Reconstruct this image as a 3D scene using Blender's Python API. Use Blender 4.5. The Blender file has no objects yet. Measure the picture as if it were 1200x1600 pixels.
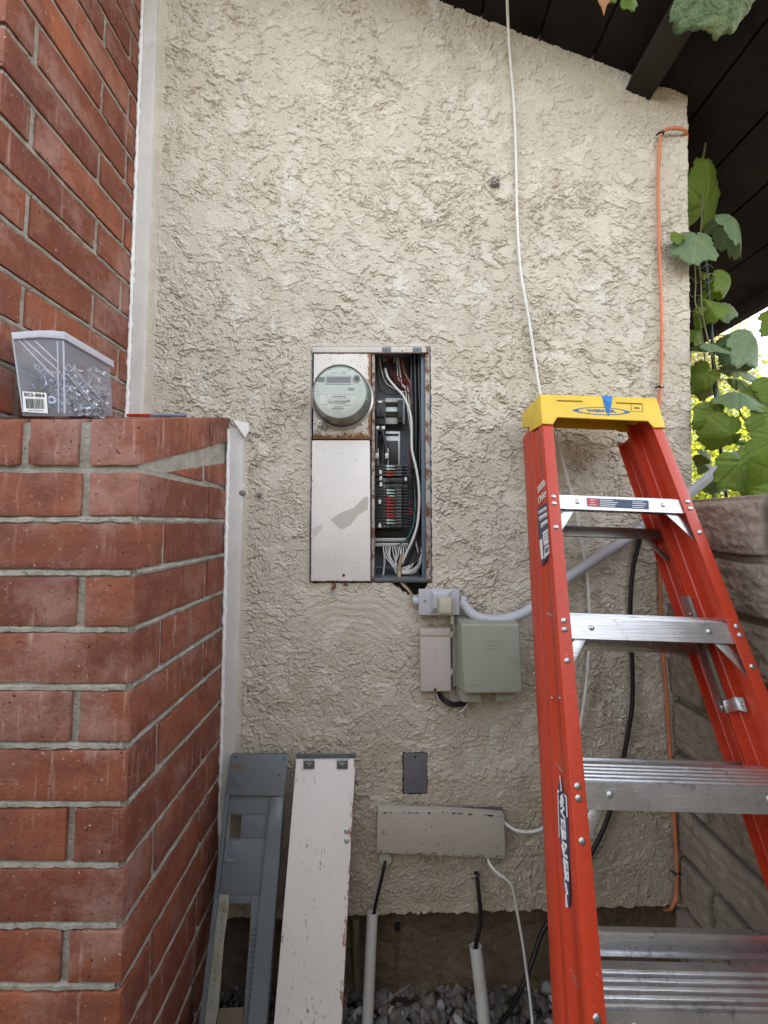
import bpy, bmesh, math, random
import numpy as np
from mathutils import Vector, Matrix
R = math.radians
random.seed(7)
sc = bpy.context.scene
COL = sc.collection

# ------------------------------------------------------------------ camera
F_PX, TH, CX, CY = 650.0, R(3.5), 600.0, 778.2
CAM = np.array([0, -1.18, 1.25])
cd = bpy.data.cameras.new('camera'); cam = bpy.data.objects.new('camera', cd); COL.objects.link(cam)
cam.location = CAM; cam.rotation_euler = (R(90) + TH, 0, 0)
cd.sensor_fit = 'VERTICAL'; cd.sensor_height = 36; cd.sensor_width = 27
cd.lens = F_PX / 1600 * 36; cd.shift_y = -(800 - CY) / 1600
cd.clip_start = 0.01; cd.clip_end = 2000
sc.camera = cam
# ------------------------------------------------------------------ sky, sun, exposure
SUN_EL, SUN_AZ = R(54), math.atan2(0.42, 1.0)      # azimuth from +Y towards +X: the sun stands behind the house
w = bpy.data.worlds.new('World'); sc.world = w; w.use_nodes = True
nt = w.node_tree; nt.nodes.clear()
sky = nt.nodes.new('ShaderNodeTexSky'); sky.sky_type = 'NISHITA'; sky.sun_disc = False
sky.sun_elevation = SUN_EL; sky.sun_rotation = SUN_AZ; sky.air_density = 1.0; sky.dust_density = 0.7; sky.ozone_density = 1.0
hs = nt.nodes.new('ShaderNodeHueSaturation'); hs.inputs['Saturation'].default_value = 0.27
bg = nt.nodes.new('ShaderNodeBackground'); bg.inputs[1].default_value = 0.13
wo = nt.nodes.new('ShaderNodeOutputWorld')
nt.links.new(sky.outputs[0], hs.inputs['Color']); nt.links.new(hs.outputs[0], bg.inputs[0]); nt.links.new(bg.outputs[0], wo.inputs[0])
sd = bpy.data.lights.new('sun', 'SUN'); sd.energy = 3.6; sd.angle = R(0.5); sd.color = (1, .94, .84)
so = bpy.data.objects.new('sun', sd); COL.objects.link(so)
sdir = Vector((math.sin(SUN_AZ) * math.cos(SUN_EL), math.cos(SUN_AZ) * math.cos(SUN_EL), math.sin(SUN_EL)))
so.rotation_euler = sdir.to_track_quat('Z', 'Y').to_euler(); so.location = (0, 5, 9)
vs = sc.view_settings; vs.view_transform = 'Standard'; vs.look = 'None'; vs.gamma = 1; vs.exposure = 2.6
sc.cycles.max_bounces = 8; sc.cycles.transparent_max_bounces = 12

# ------------------------------------------------------------------ picture-to-place helpers (a point on a real plane)
_F = np.array([0, math.cos(TH), math.sin(TH)]); _U = np.array([0, -math.sin(TH), math.cos(TH)]); _R = np.array([1., 0, 0])
def ray(px, py): return _F + _R * ((px - CX) / F_PX) + _U * ((CY - py) / F_PX)
def on_plane(px, py, p, n):
    d = ray(px, py); p = np.array(p, float); n = np.array(n, float)
    return CAM + d * (((p - CAM) @ n) / (d @ n))
def at(px, py, Y=0.0): return on_plane(px, py, (0, Y, 0), (0, 1, 0))
def atx(px, py, X): return on_plane(px, py, (X, 0, 0), (1, 0, 0))

# ------------------------------------------------------------------ numpy noise
_rng = np.random.RandomState(3)
_perm = _rng.permutation(4096); _ang = _rng.rand(4096) * 2 * np.pi
def pn(x, y, seed=0):
    xi = np.floor(x).astype(int); yi = np.floor(y).astype(int); fx = x - xi; fy = y - yi
    u = fx * fx * fx * (fx * (fx * 6 - 15) + 10); v = fy * fy * fy * (fy * (fy * 6 - 15) + 10)
    def g(ix, iy, dx, dy):
        a = _ang[(_perm[(_perm[(ix + seed * 37) & 4095] + iy) & 4095])]
        return np.cos(a) * dx + np.sin(a) * dy
    a = g(xi, yi, fx, fy); b = g(xi + 1, yi, fx - 1, fy); c = g(xi, yi + 1, fx, fy - 1); d = g(xi + 1, yi + 1, fx - 1, fy - 1)
    return ((a + (b - a) * u) * (1 - v) + (c + (d - c) * u) * v) * 1.5
def fbm(x, y, o=4, seed=0, gain=.5):
    s = 0; a = 1.
    for i in range(o): s = s + a * pn(x * 2 ** i, y * 2 ** i, seed + i * 5); a *= gain
    return s
def sstep(a, b, x):
    t = np.clip((x - a) / (b - a), 0, 1); return t * t * (3 - 2 * t)

# ------------------------------------------------------------------ scene helpers
def tag(o, label=None, cat=None, group=None, kind=None):
    if label: o['label'] = label
    if cat: o['category'] = cat
    if group: o['group'] = group
    if kind: o['kind'] = kind
    return o
def thing(name, label, cat, loc=(0, 0, 0), group=None):
    o = bpy.data.objects.new(name, None); COL.objects.link(o); o.location = loc; o.empty_display_size = .05
    return tag(o, label, cat, group)
def offs(o):
    v = np.zeros(3)
    while o is not None: v = v + np.array(o.location); o = o.parent
    return v
class MB:
    def __init__(s): s.v = []; s.f = []
    def add(s, vs, fs):
        n = len(s.v); s.v += [tuple(map(float, p)) for p in vs]; s.f += [tuple(i + n for i in f) for f in fs]; return s
    def box(s, a, b):
        (x0, y0, z0), (x1, y1, z1) = a, b
        x0, x1 = min(x0, x1), max(x0, x1); y0, y1 = min(y0, y1), max(y0, y1); z0, z1 = min(z0, z1), max(z0, z1)
        return s.hexa([(x0, y0, z0), (x1, y0, z0), (x1, y1, z0), (x0, y1, z0), (x0, y0, z1), (x1, y0, z1), (x1, y1, z1), (x0, y1, z1)])
    def hexa(s, p): return s.add(p, [(0, 3, 2, 1), (4, 5, 6, 7), (0, 1, 5, 4), (1, 2, 6, 5), (2, 3, 7, 6), (3, 0, 4, 7)])
    def prism(s, poly, ext):                    # poly: 3D points, ext: vector
        n = len(poly); e = np.array(ext, float)
        vs_ = [np.array(p, float) for p in poly] + [np.array(p, float) + e for p in poly]
        fs = [tuple(range(n))[::-1], tuple(range(n, 2 * n))] + [(i, (i + 1) % n, n + (i + 1) % n, n + i) for i in range(n)]
        return s.add(vs_, fs)
    def tube(s, pts, r, n=10, cap=True, smooth=4):
        P = [np.array(p, float) for p in pts]
        rr = list(r) if hasattr(r, '__len__') else [r] * len(P)
        if smooth and len(P) > 2:
            Q = []; q = []
            for i in range(len(P) - 1):
                p0 = P[max(i - 1, 0)]; p1 = P[i]; p2 = P[i + 1]; p3 = P[min(i + 2, len(P) - 1)]
                for k in range(smooth):
                    t = k / smooth
                    Q.append(.5 * ((2 * p1) + (-p0 + p2) * t + (2 * p0 - 5 * p1 + 4 * p2 - p3) * t * t + (-p0 + 3 * p1 - 3 * p2 + p3) * t ** 3))
                    q.append(rr[i] * (1 - t) + rr[i + 1] * t)
            Q.append(P[-1]); q.append(rr[-1]); P = Q; rr = q
        T = [P[min(i + 1, len(P) - 1)] - P[max(i - 1, 0)] for i in range(len(P))]
        T = [t / (np.linalg.norm(t) + 1e-12) for t in T]
        a = np.array([0, 1., 0]) if abs(T[0][1]) < .9 else np.array([1., 0, 0])
        vs_ = []
        for p, t, rad in zip(P, T, rr):
            a = a - t * (a @ t); a /= np.linalg.norm(a) + 1e-12; b = np.cross(t, a)
            for k in range(n):
                an = 2 * math.pi * k / n; vs_.append(p + rad * (math.cos(an) * a + math.sin(an) * b))
        fs = []
        for i in range(len(P) - 1):
            for k in range(n):
                fs.append((i * n + k, i * n + (k + 1) % n, (i + 1) * n + (k + 1) % n, (i + 1) * n + k))
        if cap: fs += [tuple(range(n))[::-1], tuple((len(P) - 1) * n + k for k in range(n))]
        return s.add(vs_, fs)
    def lathe(s, c, axis, prof, n=32, cap=True):          # prof: (radius, distance along axis)
        c = np.array(c, float); ax = np.array(axis, float); ax /= np.linalg.norm(ax)
        a = np.cross(ax, [0, 0, 1.]);
        if np.linalg.norm(a) < .1: a = np.cross(ax, [1., 0, 0])
        a /= np.linalg.norm(a); b = np.cross(ax, a); vs_ = []; fs = []
        for r_, h in prof:
            for k in range(n):
                t = 2 * math.pi * k / n; vs_.append(c + ax * h + r_ * (math.cos(t) * a + math.sin(t) * b))
        for i in range(len(prof) - 1):
            for k in range(n): fs.append((i * n + k, i * n + (k + 1) % n, (i + 1) * n + (k + 1) % n, (i + 1) * n + k))
        if cap: fs += [tuple(range(n))[::-1], tuple((len(prof) - 1) * n + k for k in range(n))]
        return s.add(vs_, fs)
    def build(s, name, m, parent=None, bevel=0, seg=2, smooth=False, local=False):
        o = np.zeros(3) if local else offs(parent)
        me = bpy.data.meshes.new(name); me.from_pydata([tuple(np.array(p) - o) for p in s.v], [], s.f)
        bm = bmesh.new(); bm.from_mesh(me); bmesh.ops.recalc_face_normals(bm, faces=bm.faces)
        if bevel:
            ed = [e for e in bm.edges if len(e.link_faces) == 2 and e.calc_face_angle(0) > R(28)]
            try: bmesh.ops.bevel(bm, geom=ed, offset=bevel, segments=seg, profile=.6, affect='EDGES', clamp_overlap=True)
            except Exception: pass
        bm.to_mesh(me); bm.free()
        if smooth or bevel:
            for p in me.polygons: p.use_smooth = True
            me.set_sharp_from_angle(angle=R(40))
        me.materials.append(m)
        ob = bpy.data.objects.new(name, me); COL.objects.link(ob)
        if parent: ob.parent = parent
        return ob
def grid_mesh(name, V, nr, nc, m, parent=None, keep=None, attrs=None, smooth=True):
    """V: (nr*nc,3) array; keep: (nr-1,nc-1) bool"""
    V = V - offs(parent)
    i = np.arange(nr - 1)[:, None] * nc + np.arange(nc - 1)[None, :]
    q = np.stack([i, i + 1, i + 1 + nc, i + nc], -1)
    q = q[keep] if keep is not None else q.reshape(-1, 4)
    used = np.unique(q); mp = np.full(len(V), -1); mp[used] = np.arange(len(used)); q = mp[q]; V = V[used]
    me = bpy.data.meshes.new(name)
    me.vertices.add(len(V)); me.vertices.foreach_set('co', V.astype(np.float32).ravel())
    me.loops.add(q.size); me.loops.foreach_set('vertex_index', q.ravel().astype(np.int32))
    me.polygons.add(len(q)); me.polygons.foreach_set('loop_start', (np.arange(len(q)) * 4).astype(np.int32))
    me.polygons.foreach_set('loop_total', np.full(len(q), 4, np.int32))
    me.update(calc_edges=True); me.validate()
    me.polygons.foreach_set('use_smooth', np.full(len(q), smooth))
    for k, a in (attrs or {}).items():
        at_ = me.attributes.new(k, 'FLOAT', 'POINT'); at_.data.foreach_set('value', a[used].astype(np.float32))
    me.materials.append(m)
    ob = bpy.data.objects.new(name, me); COL.objects.link(ob)
    if parent: ob.parent = parent
    return ob
def text_mb(txt, origin, xdir, ydir, size, thick=.0006, align='CENTER', stretch=1.0, bold=0.0, shear=0.0):
    """lettering as solid geometry; origin is the centre, xdir/ydir in the plane"""
    cu = bpy.data.curves.new('t', 'FONT'); cu.body = txt; cu.size = 1; cu.align_x = align; cu.align_y = 'CENTER'; cu.extrude = .5; cu.offset = bold; cu.shear = shear
    cu.resolution_u = 3
    ob = bpy.data.objects.new('t', cu); COL.objects.link(ob)
    dg = bpy.context.evaluated_depsgraph_get(); dg.update()
    me = bpy.data.meshes.new_from_object(ob.evaluated_get(dg))
    xd = np.array(xdir, float); xd /= np.linalg.norm(xd); yd = np.array(ydir, float); yd /= np.linalg.norm(yd); nd = np.cross(xd, yd)
    mb = MB(); O = np.array(origin, float)
    mb.add([O + xd * v.co.x * size * stretch + yd * v.co.y * size + nd * v.co.z * thick for v in me.vertices], [tuple(p.vertices) for p in me.polygons])
    bpy.data.objects.remove(ob); bpy.data.meshes.remove(me); bpy.data.curves.remove(cu)
    return mb

# ------------------------------------------------------------------ materials
class NT:
    def __init__(s, name):
        s.m = bpy.data.materials.new(name); s.m.use_nodes = True; s.t = s.m.node_tree
        s.b = s.t.nodes['Principled BSDF']; s.geo = s.t.nodes.new('ShaderNodeNewGeometry')
    def n(s, typ, **kw):
        x = s.t.nodes.new(typ)
        for k, v in kw.items(): setattr(x, k, v)
        return x
    def l(s, a, b): s.t.links.new(a, b)
    def pos(s, scale=(1, 1, 1)):
        m = s.n('ShaderNodeVectorMath', operation='MULTIPLY'); s.l(s.geo.outputs['Position'], m.inputs[0]); m.inputs[1].default_value = scale; return m.outputs[0]
    def noise(s, scale, detail=4, rough=.55, vec=None, dist=0):
        x = s.n('ShaderNodeTexNoise'); x.inputs['Scale'].default_value = scale; x.inputs['Detail'].default_value = detail
        x.inputs['Roughness'].default_value = rough; x.inputs['Distortion'].default_value = dist
        s.l(vec if vec is not None else s.geo.outputs['Position'], x.inputs['Vector']); return x.outputs['Fac']
    def ramp(s, fac, a, b, ca=(0, 0, 0, 1), cb=(1, 1, 1, 1)):
        x = s.n('ShaderNodeValToRGB'); e = x.color_ramp.elements; e[0].position = a; e[1].position = b; e[0].color = ca; e[1].color = cb
        s.l(fac, x.inputs[0]); return x.outputs[0]
    def math(s, op, a, b=None, c=None, clamp=False):
        x = s.n('ShaderNodeMath', operation=op); x.use_clamp = clamp
        for i, q in enumerate((a, b, c)):
            if q is None: continue
            if isinstance(q, (int, float)): x.inputs[i].default_value = q
            else: s.l(q, x.inputs[i])
        return x.outputs[0]
    def mix(s, fac, a, b):
        x = s.n('ShaderNodeMix', data_type='RGBA'); ins = [i for i in x.inputs if i.enabled or True]
        F_, A_, B_ = x.inputs[0], x.inputs[6], x.inputs[7]
        for q, i in ((fac, F_), (a, A_), (b, B_)):
            if isinstance(q, (int, float)): i.default_value = q
            elif isinstance(q, tuple): i.default_value = q if len(q) == 4 else (*q, 1)
            else: s.l(q, i)
        return x.outputs[2]
    def col(s, c):
        if isinstance(c, tuple): s.b.inputs['Base Color'].default_value = (*c[:3], 1)
        else: s.l(c, s.b.inputs['Base Color'])
    def set(s, **kw):
        for k, v in kw.items():
            i = s.b.inputs[k.replace('_', ' ')]
            if isinstance(v, (int, float)): i.default_value = v
            else: s.l(v, i)
    def bump(s, h, dist=.001, strength=1.0):
        x = s.n('ShaderNodeBump'); x.inputs['Distance'].default_value = dist; x.inputs['Strength'].default_value = strength
        s.l(h, x.inputs['Height']); s.l(x.outputs[0], s.b.inputs['Normal'])
def sub3(c, k): return tuple(x * k for x in c)
def plain(name, c, rough=.5, metal=0., var=.18, scale=30, bump=.0002, bscale=220, spec=.5, coat=0.0, dirt=None, dirt_amt=.5):
    n = NT(name); f = n.noise(scale, 5, .6)
    col = n.mix(n.ramp(f, .3, .7), sub3(c, 1 - var), sub3(c, 1 + var))
    if dirt:
        g = n.ramp(n.noise(scale * .45, 7, .7), 1 - dirt_amt, 1 - dirt_amt + .18); col = n.mix(g, col, dirt)
    n.col(col); n.set(Roughness=n.math('MULTIPLY_ADD', f, .25, rough - .12, clamp=True), Metallic=metal, Specular_IOR_Level=spec, Coat_Weight=coat)
    n.bump(n.noise(bscale, 3, .6), bump)
    return n.m
def scratched(name, c, under, rough=.45, amt=.66, sc_=(60, 60, 16), rust_edges=None, rust_fac=None, speck=.69):
    """old paint with chips; rust_edges: list of (axis, value, sign, width) near which rust shows"""
    n = NT(name); f = n.noise(6, 6, .6)
    col = n.mix(n.ramp(f, .35, .7), sub3(c, .9), sub3(c, 1.05))
    chip = n.ramp(n.noise(1, 6, .68, vec=n.pos(sc_)), amt, amt + .02)
    gate = n.ramp(n.noise(7, 3, .5), .45, .6)
    chip = n.math('MULTIPLY', chip, gate)
    col = n.mix(chip, col, under)
    col = n.mix(n.ramp(n.noise(160, 2, .5), speck, speck + .03), col, sub3(under, .7))
    if rust_edges:
        sx = n.n('ShaderNodeSeparateXYZ'); n.l(n.geo.outputs['Position'], sx.inputs[0]); tot = None
        rn = n.noise(55, 8, .72)
        for ax, val, sg, wd in rust_edges:
            d = n.math('MULTIPLY', n.math('SUBTRACT', sx.outputs[ax], val), sg)     # distance inward
            t = n.math('SUBTRACT', 1.0, n.math('DIVIDE', d, wd), clamp=True)
            tot = t if tot is None else n.math('MAXIMUM', tot, t)
        e = n.math('ADD', n.math('MULTIPLY', tot, .62), rn)
        rc = n.mix(n.ramp(n.noise(120, 5, .7), .35, .65), (.09, .032, .014), (.30, .13, .05))
        col = n.mix(n.ramp(e, .86, .93), col, (.42, .30, .18)); col = n.mix(n.ramp(e, .93, .99), col, rc)
    n.col(col); n.set(Roughness=rough); n.bump(n.noise(180, 4, .6), .0003)
    return n.m

def m_stucco():
    n = NT('stucco_paint'); a = n.n('ShaderNodeAttribute'); a.attribute_name = 'hgt'
    big = n.noise(2.2, 5, .6); fine = n.noise(90, 4, .65)
    col = n.mix(n.ramp(big, .35, .68), (.565, .51, .42), (.65, .60, .50))
    col = n.mix(n.ramp(n.noise(5, 6, .62), .62, .70), col, (.70, .66, .57))
    col = n.mix(n.math('MULTIPLY', n.ramp(fine, .35, .7), .35), col, (.58, .50, .39))
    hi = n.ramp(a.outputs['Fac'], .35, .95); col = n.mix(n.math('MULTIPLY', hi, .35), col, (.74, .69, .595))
    col = n.mix(n.math('MULTIPLY', n.ramp(n.noise(3.1, 7, .7), .60, .72), .35), col, (.42, .34, .24))
    col = n.mix(n.math('MULTIPLY', n.ramp(n.noise(1, 6, .7, vec=n.pos((9, 9, 4.5))), .56, .66), .55), col, (.76, .74, .69))     # chalky smears
    col = n.mix(n.math('MULTIPLY', n.ramp(n.noise(1, 6, .65, vec=n.pos((11, 11, 1.6))), .55, .70), .30), col, (.40, .32, .21))     # water streaks
    sx = n.n('ShaderNodeSeparateXYZ'); n.l(n.geo.outputs['Position'], sx.inputs[0])
    base = n.math('ADD', n.math('MULTIPLY', n.math('SUBTRACT', .95, sx.outputs[2]), 1.0, clamp=True), n.math('MULTIPLY_ADD', n.noise(5.5, 7, .7), 1.5, -.75))
    col = n.mix(n.math('MULTIPLY', n.ramp(base, .15, .75), .62), col, (.37, .30, .205))                                        # blotchy brown tint, stronger towards the ground
    col = n.mix(n.ramp(n.noise(260, 2, .5), .72, .76), col, (.16, .13, .10))
    n.col(col); n.set(Roughness=.93, Specular_IOR_Level=.2)
    n.bump(n.math('ADD', n.noise(300, 3, .6), n.math('MULTIPLY', n.noise(150, 5, .7), 1.4)), .0013)
    return n.m
def m_rough(name, c1, c2, scale=14, bump=.003, bscale=70, spots=None):
    n = NT(name); col = n.mix(n.ramp(n.noise(scale, 7, .65), .3, .7), c1, c2)
    if spots: col = n.mix(n.ramp(n.noise(scale * 3, 6, .7), .62, .68), col, spots)
    n.col(col); n.set(Roughness=.95, Specular_IOR_Level=.15)
    n.bump(n.math('ADD', n.noise(bscale, 7, .7), n.math('MULTIPLY', n.noise(bscale * .3, 4, .6), 1.5)), bump); return n.m
def m_brick():
    n = NT('red_brick'); ri = n.geo.outputs['Random Per Island']
    col = n.mix(ri, (.17, .048, .024), (.37, .118, .056))
    col = n.mix(n.ramp(n.noise(9, 6, .65), .35, .7), col, (.15, .048, .034))
    col = n.mix(n.math('MULTIPLY', n.ramp(n.noise(20, 5, .6), .50, .68), .55), col, (.28, .125, .085))
    st = n.noise(1, 6, .65, vec=n.pos((75, 75, 7)))
    col = n.mix(n.math('MULTIPLY', n.math('MULTIPLY', n.ramp(st, .58, .70), n.ramp(n.noise(4, 3, .5), .38, .55)), .62), col, (.50, .36, .31))
    col = n.mix(n.math('MULTIPLY', n.ramp(n.noise(5.5, 6, .7), .50, .64), .42), col, (.46, .29, .25))
    pit = n.ramp(n.noise(1, 3, .6, vec=n.pos((170, 170, 110))), .66, .70); col = n.mix(pit, col, (.05, .018, .012))
    lime = n.ramp(n.noise(150, 4, .65), .675, .70); col = n.mix(lime, col, (.60, .50, .43))
    n.col(col); n.set(Roughness=.72, Specular_IOR_Level=.35)
    h = n.math('SUBTRACT', n.math('ADD', n.noise(120, 6, .65), n.math('MULTIPLY', n.noise(22, 4, .5), .8)), n.math('MULTIPLY', pit, 1.2))
    n.bump(h, .0022); return n.m
def m_fiberglass():
    n = NT('orange_fiberglass')
    col = n.mix(n.ramp(n.noise(420, 3, .6), .3, .7), (.43, .030, .011), (.58, .057, .019))
    col = n.mix(n.math('MULTIPLY', n.ramp(n.noise(5, 5, .6), .5, .7), .35), col, (.44, .07, .04))
    scr = n.ramp(n.noise(1, 5, .7, vec=n.pos((120, 120, 22))), .655, .69); col = n.mix(n.math('MULTIPLY', scr, .5), col, (.70, .32, .25))
    col = n.mix(n.ramp(n.noise(55, 4, .6), .74, .77), col, (.10, .03, .02))
    n.col(col); n.set(Roughness=.36, Specular_IOR_Level=.55); n.bump(n.noise(300, 3, .6), .0003); return n.m
def m_alu(name='brushed_aluminium', c=(.78, .79, .80), stretch=(3, 260, 260)):
    n = NT(name); g = n.noise(1, 4, .7, vec=n.pos(stretch)); f = n.noise(9, 6, .65)
    col = n.mix(n.ramp(f, .35, .72), sub3(c, .78), sub3(c, 1.08)); col = n.mix(n.math('MULTIPLY', n.ramp(g, .3, .7), .3), col, sub3(c, .6))
    col = n.mix(n.math('MULTIPLY', n.ramp(n.noise(26, 7, .7), .58, .66), .55), col, (.16, .15, .15))
    n.col(col); n.set(Metallic=.9, Roughness=n.math('MULTIPLY_ADD', f, .4, .10)); n.bump(g, .0005); return n.m
def m_leaf(name, c, c2, trans=.35, rough=.5):
    n = NT(name); a = n.n('ShaderNodeAttribute'); a.attribute_name = 'vein'
    col = n.mix(n.ramp(n.noise(35, 5, .6), .3, .7), c, c2); col = n.mix(n.geo.outputs['Random Per Island'], col, sub3(c2, 1.15))
    col = n.mix(n.math('MULTIPLY', n.ramp(n.noise(16, 5, .65), .52, .68), .5), col, (c2[0] * 1.6, c2[1] * 1.15, c2[2] * .7)); col = n.mix(n.ramp(n.noise(70, 4, .6), .70, .74), col, (.10, .06, .02))
    vc = n.mix(n.math('MULTIPLY', a.outputs['Fac'], .38), col, tuple(min(1, x * 1.9 + .02) for x in c2))
    n.col(vc); n.set(Roughness=rough, Specular_IOR_Level=.4)
    n.bump(n.math('ADD', n.noise(60, 5, .6), n.math('MULTIPLY', n.noise(160, 3, .6), .5)), .006)
    tr = n.n('ShaderNodeBsdfTranslucent'); n.l(n.mix(.5, vc, (c2[0] * 1.8, c2[1] * 1.6, c2[2] * .6)), tr.inputs['Color'])
    mx = n.n('ShaderNodeMixShader'); mx.inputs[0].default_value = trans
    n.l(n.b.outputs[0], mx.inputs[1]); n.l(tr.outputs[0], mx.inputs[2]); n.l(mx.outputs[0], n.t.nodes['Material Output'].inputs['Surface'])
    return n.m
def m_glass(name):
    n = NT(name); t = n.n('ShaderNodeBsdfTransparent'); t.inputs[0].default_value = (.96, .98, .96, 1)
    g_ = n.n('ShaderNodeBsdfGlossy'); g_.inputs['Roughness'].default_value = .06; f = n.n('ShaderNodeFresnel'); f.inputs[0].default_value = 1.45
    mx = n.n('ShaderNodeMixShader'); n.l(f.outputs[0], mx.inputs[0]); n.l(t.outputs[0], mx.inputs[1]); n.l(g_.outputs[0], mx.inputs[2]); n.l(mx.outputs[0], n.t.nodes['Material Output'].inputs['Surface']); return n.m
def m_clear(name, tint=(.9, .92, .95), op=.22, rough=.15, body=(.7, .72, .76)):
    n = NT(name); n.col(body); n.set(Roughness=rough, Specular_IOR_Level=.8)
    tr = n.n('ShaderNodeBsdfTransparent'); tr.inputs[0].default_value = (*tint, 1)
    fr = n.n('ShaderNodeLayerWeight'); fr.inputs[0].default_value = .35
    fac = n.math('ADD', n.math('MULTIPLY', n.math('POWER', fr.outputs['Facing'], 2.0), .5), n.math('MULTIPLY_ADD', n.noise(18, 5, .6), .25, op - .12), clamp=True)
    mx = n.n('ShaderNodeMixShader'); n.l(fac, mx.inputs[0])
    n.l(tr.outputs[0], mx.inputs[1]); n.l(n.b.outputs[0], mx.inputs[2]); n.l(mx.outputs[0], n.t.nodes['Material Output'].inputs['Surface'])
    return n.m

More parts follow.
